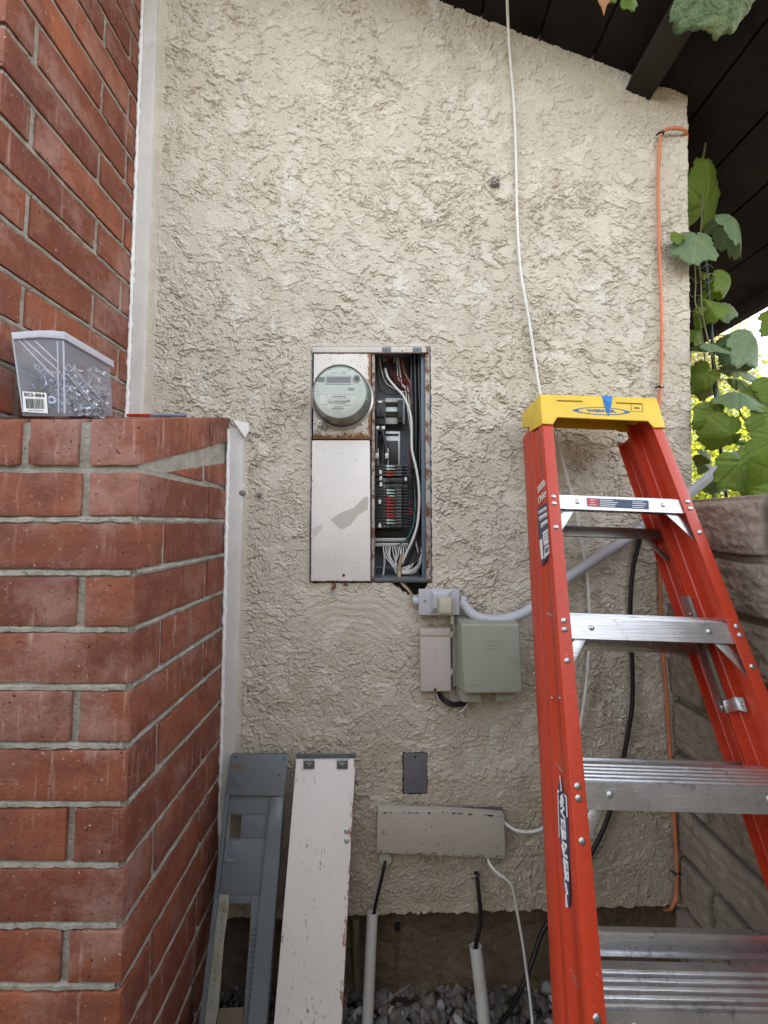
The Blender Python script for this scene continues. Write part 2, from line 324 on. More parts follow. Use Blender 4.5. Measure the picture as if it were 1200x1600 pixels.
def m_blockface():
    n = NT('block_and_joint'); a = n.n('ShaderNodeAttribute'); a.attribute_name = 'grout'
    col = n.mix(n.ramp(n.noise(7, 7, .65), .3, .7), (.25, .215, .175), (.42, .37, .305)); col = n.mix(n.math('MULTIPLY', n.ramp(n.noise(2.6, 4, .5), .4, .65), .5), col, (.30, .24, .19))
    col = n.mix(n.ramp(n.noise(34, 6, .7), .62, .68), col, (.13, .11, .09)); col = n.mix(a.outputs['Fac'], col, (.10, .085, .07))
    n.col(col); n.set(Roughness=.95, Specular_IOR_Level=.15); n.bump(n.math('ADD', n.noise(70, 7, .7), n.math('MULTIPLY', n.noise(22, 5, .6), 1.5)), .006); return n.m
M = dict(blockf=m_blockface(),
    stucco=m_stucco(), brick=m_brick(), mortar=m_rough('mortar', (.32, .30, .25), (.54, .51, .44), 30, .006, 140, spots=(.10, .09, .07)),
    found=m_rough('foundation_plaster', (.105, .078, .050), (.18, .138, .092), 9, .010, 38, spots=(.24, .19, .13)),
    block=m_rough('slump_block', (.25, .215, .175), (.40, .35, .29), 10, .009, 60, spots=(.12, .10, .085)),
    groutd=m_rough('dark_grout', (.06, .05, .045), (.10, .085, .075), 20, .003, 90),
    trim=plain('trim_paint', (.66, .65, .61), .5, var=.08, scale=8, dirt=(.42, .38, .31), dirt_amt=.38), caulk=plain('white_caulk', (.82, .82, .80), .4, var=.08),
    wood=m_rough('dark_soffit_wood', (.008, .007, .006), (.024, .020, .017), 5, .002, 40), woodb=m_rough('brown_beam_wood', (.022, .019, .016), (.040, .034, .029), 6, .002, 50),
    roof=m_rough('roof_shingle', (.05, .045, .04), (.09, .08, .07), 20, .003, 60),
    ground=m_rough('dusty_soil', (.07, .055, .042), (.12, .10, .08), 5, .008, 30), fib=m_fiberglass(), alu=m_alu(), dalu=m_alu('dull_brace_metal', (.34, .33, .30)),
    steel=plain('rivet_steel', (.50, .50, .50), .4, 1.0, scale=60), yellow=plain('yellow_plastic', (.74, .51, .05), .45, var=.1, scale=14, dirt=(.40, .28, .07), dirt_amt=.47),
    blue=plain('blue_print', (.02, .10, .28), .4, var=.05), tape=plain('blue_tape', (.03, .19, .52), .6, var=.12, scale=60, bump=.0008),
    navy=plain('navy_label', (.025, .045, .10), .35, var=.1), redlab=plain('red_label', (.45, .03, .03), .35, var=.1),
    white=plain('white_print', (.75, .75, .73), .5, var=.05), black=plain('black_plastic', (.013, .013, .015), .38, var=.3), ink=plain('black_ink', (.02, .02, .02), .6, var=.1),
    bcable=plain('black_cable', (.012, .012, .013), .35, var=.2), wcable=plain('white_cable', (.72, .72, .68), .4, var=.06), ocable=plain('orange_cable', (.62, .20, .09), .5, var=.12, scale=12, dirt=(.32, .12, .07), dirt_amt=.42),
    rcable=plain('red_wire', (.20, .018, .018), .4), gcable=plain('green_wire', (.03, .12, .09), .4), copper=plain('tan_sheath', (.40, .28, .19), .6),
    pvc=plain('grey_pvc', (.50, .52, .56), .38, var=.06, scale=10, dirt=(.36, .37, .40), dirt_amt=.40), pvcw=plain('white_pvc', (.52, .51, .47), .42, var=.08, scale=10, dirt=(.33, .30, .25), dirt_amt=.45),
    nid=plain('grey_green_plastic', (.335, .350, .285), .5, var=.05, scale=7, dirt=(.27, .27, .22), dirt_amt=.40), beige=plain('beige_plastic', (.50, .49, .38), .5, var=.05, scale=9),
    tel=scratched('painted_beige_box', (.56, .515, .47), (.10, .09, .085), amt=.72, sc_=(60, 60, 30), speck=.72),
    longb=scratched('scuffed_grey_tan_paint', (.50, .455, .39), (.06, .06, .07), amt=.68, sc_=(45, 45, 40), speck=.70),
    plate=plain('grey_plate', (.15, .15, .165), .55, var=.12, scale=25), enc=plain('grey_enamel', (.155, .19, .235), .42, var=.1, scale=8, dirt=(.07, .07, .07), dirt_amt=.36),
    dfr=plain('deadfront_enamel', (.135, .158, .168), .42, var=.15, scale=6, dirt=(.05, .045, .04), dirt_amt=.37), dfd=plain('mossy_enamel', (.27, .27, .215), .7, var=.2, scale=30, dirt=(.07, .08, .05), dirt_amt=.44),
    rust=plain('rusty_steel', (.16, .065, .03), .85, var=.45, scale=70, bump=.001), darkm=plain('dark_strip_metal', (.09, .105, .11), .5, var=.2),
    meterb=plain('meter_grey', (.17, .18, .16), .22, var=.08, scale=14, coat=.4), meterf=plain('meter_face', (.72, .76, .69), .35, var=.03, coat=.6), meterl=plain('meter_label', (.86, .88, .82), .4, var=.03, coat=.5),
    glass=m_glass('clear_meter_glass'), lcd=plain('display_grey', (.10, .095, .09), .25, var=.25, scale=300, coat=.5), ringm=plain('ring_steel', (.55, .55, .50), .4, .6, var=.15, scale=30),
    bus=plain('bus_aluminium', (.50, .53, .52), .4, .5, var=.1), brk=plain('breaker_black', (.018, .018, .02), .4, var=.4, scale=60), seg=plain('breaker_grey', (.12, .12, .12), .5), tred=plain('toggle_red', (.40, .035, .02), .5), twht=plain('toggle_white', (.48, .60, .56), .5),
    old=plain('aged_pipe', (.15, .12, .075), .7, var=.3, scale=20), clip=plain('grey_clip', (.20, .19, .18), .6), clearp=m_clear('frosted_clear_plastic', op=.12, rough=.2, body=(.55, .56, .60)), lid=m_clear('milky_lid_plastic', op=.62, rough=.3, body=(.62, .63, .70)),
    bits=plain('shiny_bits', (.55, .56, .60), .22, .9, var=.4, scale=90), wbits=plain('pale_bits', (.60, .60, .62), .5, var=.2), stemm=plain('vine_stem', (.16, .17, .06), .6, var=.25), bark=m_rough('bark', (.10, .075, .05), (.19, .15, .11), 12, .006, 30),
    leaf=m_leaf('vine_leaf', (.095, .165, .026), (.21, .30, .055), .5), leafd=m_leaf('vine_leaf_dusty', (.10, .17, .085), (.18, .26, .13), .3), bush=m_leaf('bush_leaf', (.12, .17, .02), (.26, .30, .04), .45), pale=m_leaf('pale_tree_leaf', (.22, .22, .08), (.34, .32, .14), .4),
    brownleaf=plain('dry_leaf', (.30, .12, .03), .7, var=.3),
)

# ================================================================== SETTING
g = MB(); 
N_ = 60; xs = np.concatenate([[-400, -60, -15], np.linspace(-5, 6, 40), [20, 80, 400]]); ys = np.concatenate([[-400, -60, -15], np.linspace(-5, 8, 44), [20, 90, 500]])
XX, YY = np.meshgrid(xs, ys); ZZ = .012 * fbm(XX * 1.3, YY * 1.3, 3, 2) * (np.abs(XX) < 6) - .012
tag(grid_mesh('ground', np.stack([XX, YY, ZZ], -1).reshape(-1, 3), len(ys), len(xs), M['ground']), kind='structure')

# ---------------------------------------------------------------- house
FTOP = atx(1047, 785, .800)[2]
house = thing('stucco_house', 'tan house end wall covered in rough lace stucco, holding the open electrical panel', 'house', (0, .1, 0))
XR0, XR1 = .883, .925                      # right edge of the stucco low / high
SL = -.412
def rake(x): return 2.85 + SL * (x - .157)
def xr(z): return np.interp(z, [0, 1.3, 2.5, 3.2], [.87, .883, .922, .93])
HX0, HZ0, HX1, HZ1 = at(484, 911)[0], at(484, 911)[2], at(673, 541)[0], at(673, 541)[2]     # hole for the panel
PX0, PZ0, PX1, PZ1 = at(629, 1241)[0], at(629, 1241)[2], at(668, 1241)[0], at(668, 1175)[2]  # recess for the blank plate
ZB = lambda x: np.interp(x, [-.4, .0, .5, .79], [at(400, 1436)[2], at(600, 1431)[2], at(840, 1422)[2], at(1058, 1418)[2]])
NC, NR = 1150, 2000
u = np.linspace(0, 1, NC); v = np.linspace(0, 1, NR)
Ug, Vg = np.meshgrid(u, v)
X = -.74 + Ug * (xr(2.) + .74)
zb = ZB(X) + .004 * pn(X * 40, X * 0 + 3, 9)
Z = zb + Vg * (3.35 - zb)
X = -.74 + Ug * (xr(Z) + .004 * pn(Z * 14, Z * 0, 4) + .0025 * pn(Z * 70, Z * 0 + 5, 4) + .74)
def stucco_h(X, Z):
    cell_ = 1.0
    w1 = fbm(X * 13, Z * 13, 4, 11, .6); w2 = fbm(X * 13 + 7, Z * 13, 4, 17, .6)
    big1 = fbm(X * 3.1, Z * 3.1, 2, 13)
    wx = X + .012 * w1 + .02 * big1; wz = Z + .012 * w2 - .02 * big1
    ax = wx * .80 - wz * .60; az = wx * .60 + wz * .80      # streaks run from upper left to lower right
    rag = .11 * fbm(X * 110, Z * 110, 3, 19)
    den = fbm(X * 4.2 + 9, Z * 4.2, 3, 31)
    h = 0 * X; cov = 0 * X; und_all = 0 * X
    for sc_, seed, th, amp, wd, st, dk in ((8, 41, .42, .0018, .04, 1.1, -.5), (17, 47, .36, .0024, .07, 1.2, -.2), (33, 53, .34, .0022, .11, 1.25, .3), (58, 57, .34, .0018, .16, 1.2, .6)):
        n = fbm(ax * sc_ / st, az * sc_, 4, seed, .52) + rag * (.5 if sc_ < 20 else .8) + dk * den * .35
        m_ = sstep(th, th + wd, n)
        gz = np.gradient(n, axis=0); gx = np.gradient(n, axis=1); gl = np.hypot(gz, gx) + 1e-6
        low = sstep(-.15, .6, (gz - .5 * gx) / gl)             # lower (and right hand) lips only
        # upper edges fade out instead of breaking off
        fade = sstep(th, th + wd * 9, n); prof = m_ * (low + (1 - low) * fade)
        dist = (th - n) / gl
        und = low * sstep(-.6, .3, dist) * (1 - sstep(1.2, 2.4, dist))
        h = np.maximum(h, amp * prof + h * .6 * (1 - m_) + h * .75 * m_)
        und_all = np.maximum(und_all, und * (1. if sc_ < 40 else .7)); 
        if sc_ < 20: cov = np.maximum(cov, m_)
    HT = h.copy()
    und_all *= .12 + .88 * sstep(-.15, .35, fbm(X * 14, Z * 11, 2, 95))
    h = h - .0030 * und_all
    g = 1 - .8 * cov
    h += (.0007 * fbm(X * 120, Z * 120, 2, 73) + .0005 * pn(X * 260, Z * 260, 79)) * g + .0018 * fbm(X * 4, Z * 4, 3, 71)
    pit = sstep(.38, .50, fbm(ax * 60, az * 95 + 4, 2, 83)); h -= .0024 * pit * g * sstep(-.3, .2, den)
    return h, HT, cov
H, HT, COV = stucco_h(X, Z); calm = sstep(-.25, .25, fbm(X * 2.6 + 4, Z * 2.2, 2, 97)); H = H * (1.0 + .5 * calm) - .0010
# calmer zone of older patching right below the panel, long trowel arcs
pz = sstep(0, .05, HZ0 - Z) * sstep(0, .06, Z - (HZ0 - .20)) * sstep(-.26, -.2, X) * sstep(.14, .06, X)
rr_ = np.hypot(X + .10, Z - (HZ0 - .33)); arc = .0009 * np.abs(np.sin(rr_ * 160 + 3 * pn(X * 9, Z * 9, 5))) ** 3 + .002 * pn(X * 22, Z * 22, 6)
H = H * (1 - .75 * pz) + arc * pz
def near_rect(x0, x1, z0, z1, wd):
    dx = np.maximum(np.maximum(x0 - X, X - x1), 0); dz = np.maximum(np.maximum(z0 - Z, Z - z1), 0)
    return 1 - sstep(0, wd, np.hypot(dx, dz))
H = H * (1 - .8 * near_rect(HX0, HX1, HZ0, HZ1, .018))
np_ = near_rect(PX0, PX1, PZ0, PZ1, .045); H = H * (1 - .2 * np_) + .0030 * np_ * sstep(.0, .2, fbm(X * 26, Z * 26, 3, 91))
H = H * (1 - .9 * near_rect(-.75, -.672, 1.3, 4, .01)) * (1 - .85 * near_rect(-.75, -.395, 0, 1.52, .01))
bd = xr(Z) - X; Yv = -H + .012 * (1 - sstep(0, .012, bd)) ** 2 + .03 * (1 - sstep(0, .004, Z - zb)) - .003 * sstep(.03, .0, Z - zb) * sstep(0, .004, Z - zb)
hg = np.clip(COV, 0, 1)
Zd = Z - .25 * np.clip(HT, 0, .008) * sstep(0, .02, Z - zb) * (1 - near_rect(HX0, HX1, HZ0, HZ1, .018)); Xd = X - .12 * np.clip(HT, 0, .008) * sstep(0, .02, bd)
Xc = .25 * (X[1:, 1:] + X[:-1, 1:] + X[1:, :-1] + X[:-1, :-1]); Zc = .25 * (Z[1:, 1:] + Z[:-1, 1:] + Z[1:, :-1] + Z[:-1, :-1])
jit = .0022 * pn(Xc * 60, Zc * 60, 7)
keep = ~((Xc > HX0 + jit) & (Xc < HX1 + jit) & (Zc > HZ0 + jit) & (Zc < HZ1 + jit)) & (Zc < rake(Xc) + .06)
keep &= ~((Zc < FTOP - .01) & (Xc > .812))
keep &= ~((Xc > PX0 + jit) & (Xc < PX1 + jit) & (Zc > PZ0 + jit) & (Zc < PZ1 + jit))
a_, b_ = at(612, 911), at(668, 926)      # broken gap under the panel
tt = (Xc - a_[0]) / (b_[0] - a_[0]); dep = np.interp(tt, [0, .2, .45, .7, 1], [0, .012, .030, .034, .006]) + .004 * pn(Xc * 90, Zc * 90, 8)
keep &= ~((tt > 0) & (tt < 1) & (Zc <= HZ0 + .002) & (Zc > HZ0 - dep))
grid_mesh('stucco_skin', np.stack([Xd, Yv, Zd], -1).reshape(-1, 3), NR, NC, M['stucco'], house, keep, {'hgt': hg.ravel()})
# closed body of the house behind the skin
body = MB()
body.box((-6, .14, -.1), (.86, 7, 2.3)); body.prism([(-6, .14, 2.301), (.86, .14, 2.301), (.86, .14, rake(.86) + .03), (-6, .14, rake(-6) + .03)], (0, 6.86, 0))
body.build('house_body', M['stucco'], house)
core = MB()
for a, b in (((-.74, .035, .1), (HX0 - .006, .139, 2.9)), ((HX1 + .006, .035, .1), (.86, .139, 2.45)), ((HX0 - .0055, .035, HZ1 + .004), (HX1 + .0055, .139, 2.5)), ((HX0 - .0055, .035, .1), (HX1 + .0055, .139, HZ0 - .05))): core.box(a, b)
core.build('wall_framing', M['groutd'], house)
# foundation, slightly set back under the stucco lip
fx = np.linspace(-.74, .86, 300); fz = np.linspace(-.1, .5, 110); FX, FZ = np.meshgrid(fx, fz)
FY = .024 - .006 * fbm(FX * 9, FZ * 16, 4, 5) - .004 * np.abs(fbm(FX * 26, FZ * 60, 4, 12, .6)) - .025 * sstep(.16, .0, FZ)
grid_mesh('foundation', np.stack([FX, FY, FZ], -1).reshape(-1, 3), 110, 300, M['found'], house)
# painted corner strips and caulk beside the chimney
t = MB(); XU, XC_, YF = -.735, -.444, -.43
t.prism([(XU + .004, -.009, 1.50), (-.694, -.009, 1.50), (-.687, -.009, 3.1), (XU + .004, -.009, 3.1)], (0, .03, 0)); t.build('corner_trim', M['trim'], house, .0015)
t = MB(); t.prism([(-.444, -.012, .35), (-.415, -.012, .35), (-.404, -.012, .75), (-.400, -.012, 1.52), (-.438, -.012, 1.52)], (0, .03, 0)); t.build('corner_trim', M['trim'], house, .0015)
t = MB()
for zz0, zz1, xx in ((1.52, 3.0, XU + .003), (.42, 1.52, XC_ + .002)):
    zs = np.arange(zz0, zz1, .009); pts = [(xx + .0022 * pn(np.array(z * 40), np.array(1.), 2) + .001, -.014 - .002 * float(pn(np.array(z * 60), np.array(4.), 3)), z) for z in zs]
    t.tube(pts, [.0042 + .0026 * abs(float(pn(np.array(z * 35), np.array(9.), 6))) + .0015 * (random.random() < .12) for z in zs], 8, smooth=0)
t.build('caulk_bead', M['caulk'], house, smooth=True)
# roof: boards running front to back under a slab, with lookout beams
ax_s = np.array([math.cos(math.atan(SL)), 0, math.sin(math.atan(SL))]); nn_ = np.array([-ax_s[2], 0, ax_s[0]])
P0 = np.array([.157, 0, 2.85]); YO, YB = -.42, 4.5
ev = on_plane(1200, 452, P0, (-SL, 0, 1)); s_eave = (ev - P0) @ ax_s
roof = MB()
def slab(mb, s0, s1, y0, y1, n0, n1):
    q = [P0 + ax_s * s + np.array([0, y, 0]) + nn_ * n for n in (n0, n1) for s, y in ((s0, y0), (s1, y0), (s1, y1), (s0, y1))]
    return mb.hexa([q[0], q[1], q[2], q[3], q[4], q[5], q[6], q[7]])
slab(roof, -6.5, s_eave - .004, YO - .012, YB + .01, .024, .075); roof_o = roof.build('roof', M['roof'], house)
bw = .185; s = s_eave; k = 0
while s > -3:
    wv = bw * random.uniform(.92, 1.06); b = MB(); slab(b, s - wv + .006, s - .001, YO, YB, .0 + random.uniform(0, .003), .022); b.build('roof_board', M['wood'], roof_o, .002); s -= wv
def lookout(px, py, wd, hh, y0, y1):
    c = at(px, py); s_ = (c - P0) @ ax_s
    b = MB(); slab(b, s_ - wd / 2, s_ + wd / 2, y0, y1, -hh, -.001); return b.build('rafter', M['woodb'], house, .003)
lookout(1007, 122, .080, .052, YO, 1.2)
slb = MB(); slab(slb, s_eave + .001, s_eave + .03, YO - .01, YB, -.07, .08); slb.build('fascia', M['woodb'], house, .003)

# ---------------------------------------------------------------- chimney
ch = thing('brick_chimney', 'red brick chimney stepping in at a sloped shoulder, left of the stucco wall', 'chimney', (-.8, -.2, 0))
def fz_at(y): return atx(0, y, 0)[2] if False else on_plane(300, y, (0, YF, 0), (0, 1, 0))[2]
joints = [731.5, 812.5, 896, 985, 1076, 1167, 1258, 1354, 1449, 1545]
JZ = [fz_at(y) for y in joints]
while JZ[-1] > -.1: JZ.append(JZ[-1] - .096)
JT = .0145
def brick(mb, x0, x1, y0, y1, z0, z1):
    j = lambda a=.0012: random.uniform(-a, a)
    mb.box((x0 + j(.0006), y0 + j(.0006), z0 + j()), (x1 + j(.0006), y1 + j(.0006), z1 + j()))
lower = MB(); XL = -1.45
for i in range(len(JZ) - 1):
    z1 = JZ[i] - JT * .45; z0 = JZ[i + 1] + JT * .55
    hd, st = .090, .295
    if i % 2 == 0:       # header to the front, stretcher to the side
        brick(lower, XC_ - hd, XC_, YF, YF + st, z0, z1); brick(lower, XC_ - hd, XC_, YF + st + JT, -.005, z0, z1)
        xx = XC_ - hd - JT
    else:
        brick(lower, XC_ - st, XC_, YF, YF + hd, z0, z1); brick(lower, XC_ - hd, XC_, YF + hd + JT, YF + hd + JT + st, z0, z1); brick(lower, XC_ - hd, XC_, YF + hd + 2 * JT + st, -.005, z0, z1)
        xx = XC_ - st - JT
    while xx > XL: brick(lower, xx - st, xx, YF, YF + hd, z0, z1); xx -= st + JT
lower.build('lower_brickwork', M['brick'], ch, .0028)
# sloped shoulder course of bricks on edge
cap = MB(); zf1 = fz_at(655.5); zf0 = fz_at(727); zw1 = atx(357, 651, XC_)[2]; zw0 = atx(357, 690, XC_)[2]
def zc(y, lo): f = (y - YF) / (0 - YF); return (zf0 + (zw0 - zf0) * f) if lo else (zf1 + (zw1 - zf1) * f)
def capb(x0, x1, y0, y1):
    cap.hexa([(x0, y0, zc(y0, 1)), (x1, y0, zc(y0, 1)), (x1, y1, zc(y1, 1)), (x0, y1, zc(y1, 1)), (x0, y0, zc(y0, 0)), (x1, y0, zc(y0, 0)), (x1, y1, zc(y1, 0)), (x0, y1, zc(y1, 0))])
cols = []
for pa, pb in ((141, 219), (45, 122), (-52, 31)):
    xa, xb = on_plane(pa, 690, (0, YF, 0), (0, 1, 0))[0], on_plane(pb, 690, (0, YF, 0), (0, 1, 0))[0]; cols.append((xa, xb))
cols[0] = (cols[0][0], XC_)
xx = cols[-1][0] - .018
while xx > XL: cols.append((xx - .09, xx)); xx -= .106
for xa, xb in cols: capb(xa, xb, YF - .001, YF + .295); capb(xa, xb, YF + .307, -.004)
cap.build('shoulder_course', M['brick'], ch, .0035)
wd = MB()
for poly in (((263, 737.5), (317, 729), (317, 752)), ((322, 728), (353, 724), (353, 760), (322, 750))):
    wd.prism([atx(x, y, XC_ - .002) for x, y in poly], (-.09, 0, 0))
wd.build('cut_brick', M['brick'], ch, .002)
# upper stack
up = MB(); uj = [650, 603, 553, 502, 451, 403, 355, 308, 260, 212, 167, 125, 80, 37, -3, -42]
UZ = [atx(207 + (600 - 207) * 0, y, XU)[2] if False else at(207, y)[2] for y in uj]
UZ = [UZ[0] - .2, UZ[0] - .1] + UZ
while UZ[-1] < 4.3: UZ.append(UZ[-1] + .0965)
for i in range(len(UZ) - 1):
    z0 = UZ[i] + JT * .5; z1 = UZ[i + 1] - JT * .5
    if i % 2 == 0: js = [0, -.157, YF - .0]
    else: js = [0, -.050, -.357, YF]
    for a, b in zip(js[:-1], js[1:]):
        b2 = b + JT * .5 if b != YF else YF; a2 = a - JT * .5 if a else -.004
        brick(up, XU - .09, XU, b2, a2, z0, z1)
    xx = XU - .102
    if i % 2: xx -= .1
    while xx > XL: brick(up, xx - .295, xx, YF, YF + .09, z0, z1); xx -= .307
    if i % 2: brick(up, XU - .19, XU - .102, YF, YF + .09, z0, z1)
up.build('upper_brickwork', M['brick'], ch, .0028)
def rough_edges(o, cuts=5, amp=.0011):
    bm = bmesh.new(); bm.from_mesh(o.data); bmesh.ops.subdivide_edges(bm, edges=[e for e in bm.edges if e.calc_length() > .03], cuts=cuts, use_grid_fill=True)
    co = np.array([v.co[:] for v in bm.verts]); nn = np.array([v.normal[:] for v in bm.verts])
    k = amp * (pn(co[:, 0] * 60 + co[:, 2] * 47, co[:, 1] * 60 + co[:, 2] * 31, 3) + .7 * pn(co[:, 0] * 150 + co[:, 1] * 90, co[:, 2] * 150, 6)) - amp * 2.2 * sstep(.42, .6, pn(co[:, 0] * 34 + co[:, 1] * 21, co[:, 2] * 40, 9))
    for v, d_, n_ in zip(bm.verts, k, nn): v.co += Vector(n_) * float(d_)
    bm.to_mesh(o.data); bm.free()
    for p in o.data.polygons: p.use_smooth = True
    o.data.set_sharp_from_angle(angle=R(40))
for o_ in list(ch.children): rough_edges(o_)
def rough_box(mb, x0, x1, y0, y1, z0, z1): mb.box((x0, y0, z0), (x1, y1, z1))
mo = MB(); ins = .0065
mo.box((XL, YF + ins, -.1), (XC_ - ins, .13, zf0 - .004)); mo.box((XL, YF + ins, 1.3), (XU - ins, .13, 4.3))
mo.hexa([(XL, YF + ins, zf0 - .0035), (XC_ - ins, YF + ins, zf0 - .0035), (XC_ - ins, -.003, zf0 - .0035), (XL, -.003, zf0 - .0035)] + [(x, y, zc(y, 0) - .006) for x, y in ((XL, YF + ins), (XC_ - ins, YF + ins), (XC_ - ins, -.003), (XL, -.003))])
mo.build('mortar', M['mortar'], ch)
# ragged mortar joints that stand nearly flush (real ropes of mortar squeezed along the beds)
rp = MB()
for z in JZ[1:]:
    if z < .0: continue
    pts = []
    for x in np.arange(-.84, XC_ - .008, .012): pts.append((x, YF + .0085 - .0022 * random.random(), z + random.uniform(-.0012, .0012)))
    rp.tube(pts, [.0066 + random.uniform(-.0012, .0016) for _ in pts], 7, smooth=0)
    pts = [(XC_ - .0085 + .002 * random.random(), y, z + random.uniform(-.0012, .0012)) for y in np.arange(YF + .010, -.01, .012)]
    rp.tube(pts, [.0064 + random.uniform(-.0008, .0014) for _ in pts], 7, smooth=0)
for z in UZ[1:]:
    pts = [(XU - .0085 + .002 * random.random(), y, z + random.uniform(-.0012, .0012)) for y in np.arange(YF + .010, -.01, .014)]
    if z < 3.1: rp.tube(pts, [.0050 + random.uniform(-.0012, .0012) for _ in pts], 7, smooth=0)
rp.build('bed_joint', M['mortar'], ch, smooth=True)

# ---------------------------------------------------------------- block wall to the right
fw = thing('block_wall', 'rough grey brown block garden wall meeting the stucco at the right', 'wall', (.86, -1.4, 0))
XF = .800; fj = [785 + 75.6 * k for k in range(11)]
FZJ = [atx(1047, y, XF)[2] for y in fj]; FZJ = [z for z in FZJ]
while FZJ[-1] > 0: FZJ.append(FZJ[-1] - .137)
ys_ = np.arange(-3.2, .0205, .0045); zs_ = np.arange(-.05, FZJ[0] + .001, .0045)
YY, ZZ = np.meshgrid(ys_, zs_)
ZW = ZZ + .004 * fbm(YY * 5, ZZ * 3, 2, 3)
dj = np.min([np.abs(ZW - z) for z in FZJ[1:]], axis=0); row = np.sum([(ZW < z).astype(int) for z in FZJ], axis=0)
off_ = np.where(row % 2 == 0, .11, .31); dv = np.abs(((YY + off_ + .2) % .4) - .2) if False else np.abs(((YY + off_) % .405) - .2025); dvj = .2025 - dv
d = np.minimum(dj, dvj); gro = sstep(.011, .004, d)
bulge = .006 * sstep(0, .03, dj) + .003 * sstep(0, .04, dvj)
rf = np.abs(fbm(YY * 9 + ZZ * 6, ZZ * 22 - YY * 8, 4, 33)); rgh = .0022 * (1 - np.minimum(rf * 1.6, 1)) - .002 + .0040 * fbm(YY * 26 + ZZ * 8, ZZ * 50, 5, 35, .7) + .003 * fbm(YY * 4, ZZ * 5, 3, 38)
XX = XF - bulge - rgh * (1 - .6 * gro) + .020 * gro + .02 * sstep(.022, 0, FZJ[0] - ZZ) ** 2
hgf = 1 - gro
fo = grid_mesh('block_face', np.stack([XX, YY, ZZ], -1).reshape(-1, 3), len(zs_), len(ys_), M['blockf'], fw, None, {'grout': gro.ravel()})
b = MB(); b.box((XF + .012, -3.2, -.1), (XF + .19, -.002, FZJ[0] - .008)); b.build('block_core', M['block'], fw, .006)
b = MB(); b.box((XF + .122, .0, -.1), (XF + .28, 3.4, FZJ[0] - .012)); b.build('block_core', M['block'], fw, .006)
b = MB()
yy = 0.0
while yy > -3.1: b.box((XF + .006, yy - .395, FZJ[0] - .024), (XF + .185, yy - .004, FZJ[0] + random.uniform(-.002, .004))); yy -= .4
b.build('cap_block', M['block'], fw, .012)

# ================================================================== LADDER (local axes: x width, y depth towards the wall, z along the rails)
LX, LY, La, Lb, Lc, W0, SP, PP = .5152, -.7333, -.3833, .0301, .0398, .2743, .0728, .2834
Ra = Matrix.Rotation(La, 3, 'X'); Rz_ = Matrix.Rotation(Lb, 3, 'Z'); Rc = Matrix(((math.cos(Lc), 0, math.sin(Lc)), (0, 1, 0), (-math.sin(Lc), 0, math.cos(Lc))))
LM = Rz_ @ Ra @ Rc; LMn = np.array(LM); LO = np.array([LX, LY, 0.0])
lad = thing('step_ladder', 'orange fiberglass stepladder with yellow top cap, folded and leaning on the stucco wall', 'ladder')
KL = .93; LO = CAM + KL * (LO - CAM)
lad.matrix_world = Matrix.Translation(LO) @ LM.to_4x4() @ Matrix.Scale(KL, 4)
def lray(px, py): return LMn.T @ ray(px, py)
LC = LMn.T @ (CAM - LO) / KL
def lw(px, py, wv):                      # pixel -> local point on the plane y = wv
    d = lray(px, py); return LC + d * ((wv - LC[1]) / d[1])
def lu(px, py, uv): d = lray(px, py); return LC + d * ((uv - LC[0]) / d[0])
def hw(v): return W0 - SP * v
def lside(px, py, off=.0008):            # pixel -> local point on the outer face of the left front rail
    p = lu(px, py, -(hw(1.2)))
    for _ in range(6): p = lu(px, py, -(hw(p[2]) + off))
    return p
FL, DW, TK = .027, .088, .0034
VT = 6 * PP
def rail(sgn, y0, y1, fl, v0, v1, name, inset=0.0, rib=True):
    # channel section: front flange, web (outer side) with a raised centre band, rear flange
    o = []
    def sec(v):
        U = hw(v) - inset; d = y1 - y0; t = TK
        pts = [(U - fl, y0), (U - .004, y0), (U - .0012, y0 + .0012), (U, y0 + .004)]
        if rib: pts += [(U, y0 + d * .28), (U - .0032, y0 + d * .33), (U - .0032, y0 + d * .67), (U, y0 + d * .72)]
        pts += [(U, y1 - .004), (U - .0012, y1 - .0012), (U - .004, y1), (U - fl, y1), (U - fl, y1 - t), (U - t - .002, y1 - t), (U - t, y1 - t - .002)]
        if rib: pts += [(U - t, y0 + d * .72), (U - t - .0032, y0 + d * .67), (U - t - .0032, y0 + d * .33), (U - t, y0 + d * .28)]
        pts += [(U - t, y0 + t + .002), (U - t - .002, y0 + t), (U - fl, y0 + t)]
        return [(sgn * a, b, v) for a, b in pts]
    A = sec(v0); B = sec(v1); n = len(A); mb = MB()
    mb.add(A + B, [tuple(range(n)), tuple(range(n, 2 * n))[::-1]] + [(i, (i + 1) % n, n + (i + 1) % n, n + i) for i in range(n)])
    return mb.build(name, M['fib'], lad, 0, smooth=True, local=True)
fr = {}
for sgn in (-1, 1):
    fr[sgn] = rail(sgn, 0, DW, FL, -.085, VT - .012, 'front_rail')
    rail(sgn, DW + .006, DW + .062, .024, -.07, VT - .03, 'rear_rail', .001, False)
    ft = MB(); U = hw(-.09) ; ft.box((sgn * (U + .004), -.004, -.110), (sgn * (U - .034), DW + .004, -.0855)); ft.build('rubber_foot', M['black'], lad, .003, local=True)
def rivet(mb, p, n, r=.0058, h=.003):
    mb.lathe(p, n, [(r, 0), (r, h * .35), (r * .82, h * .75), (r * .45, h), (r * .05, h * 1.05)], 14)
TA = R(19)                               # treads are level only when the ladder stands open
td = np.array([0, math.cos(TA), math.sin(TA)]); tn = np.array([0, -math.sin(TA), math.cos(TA)])
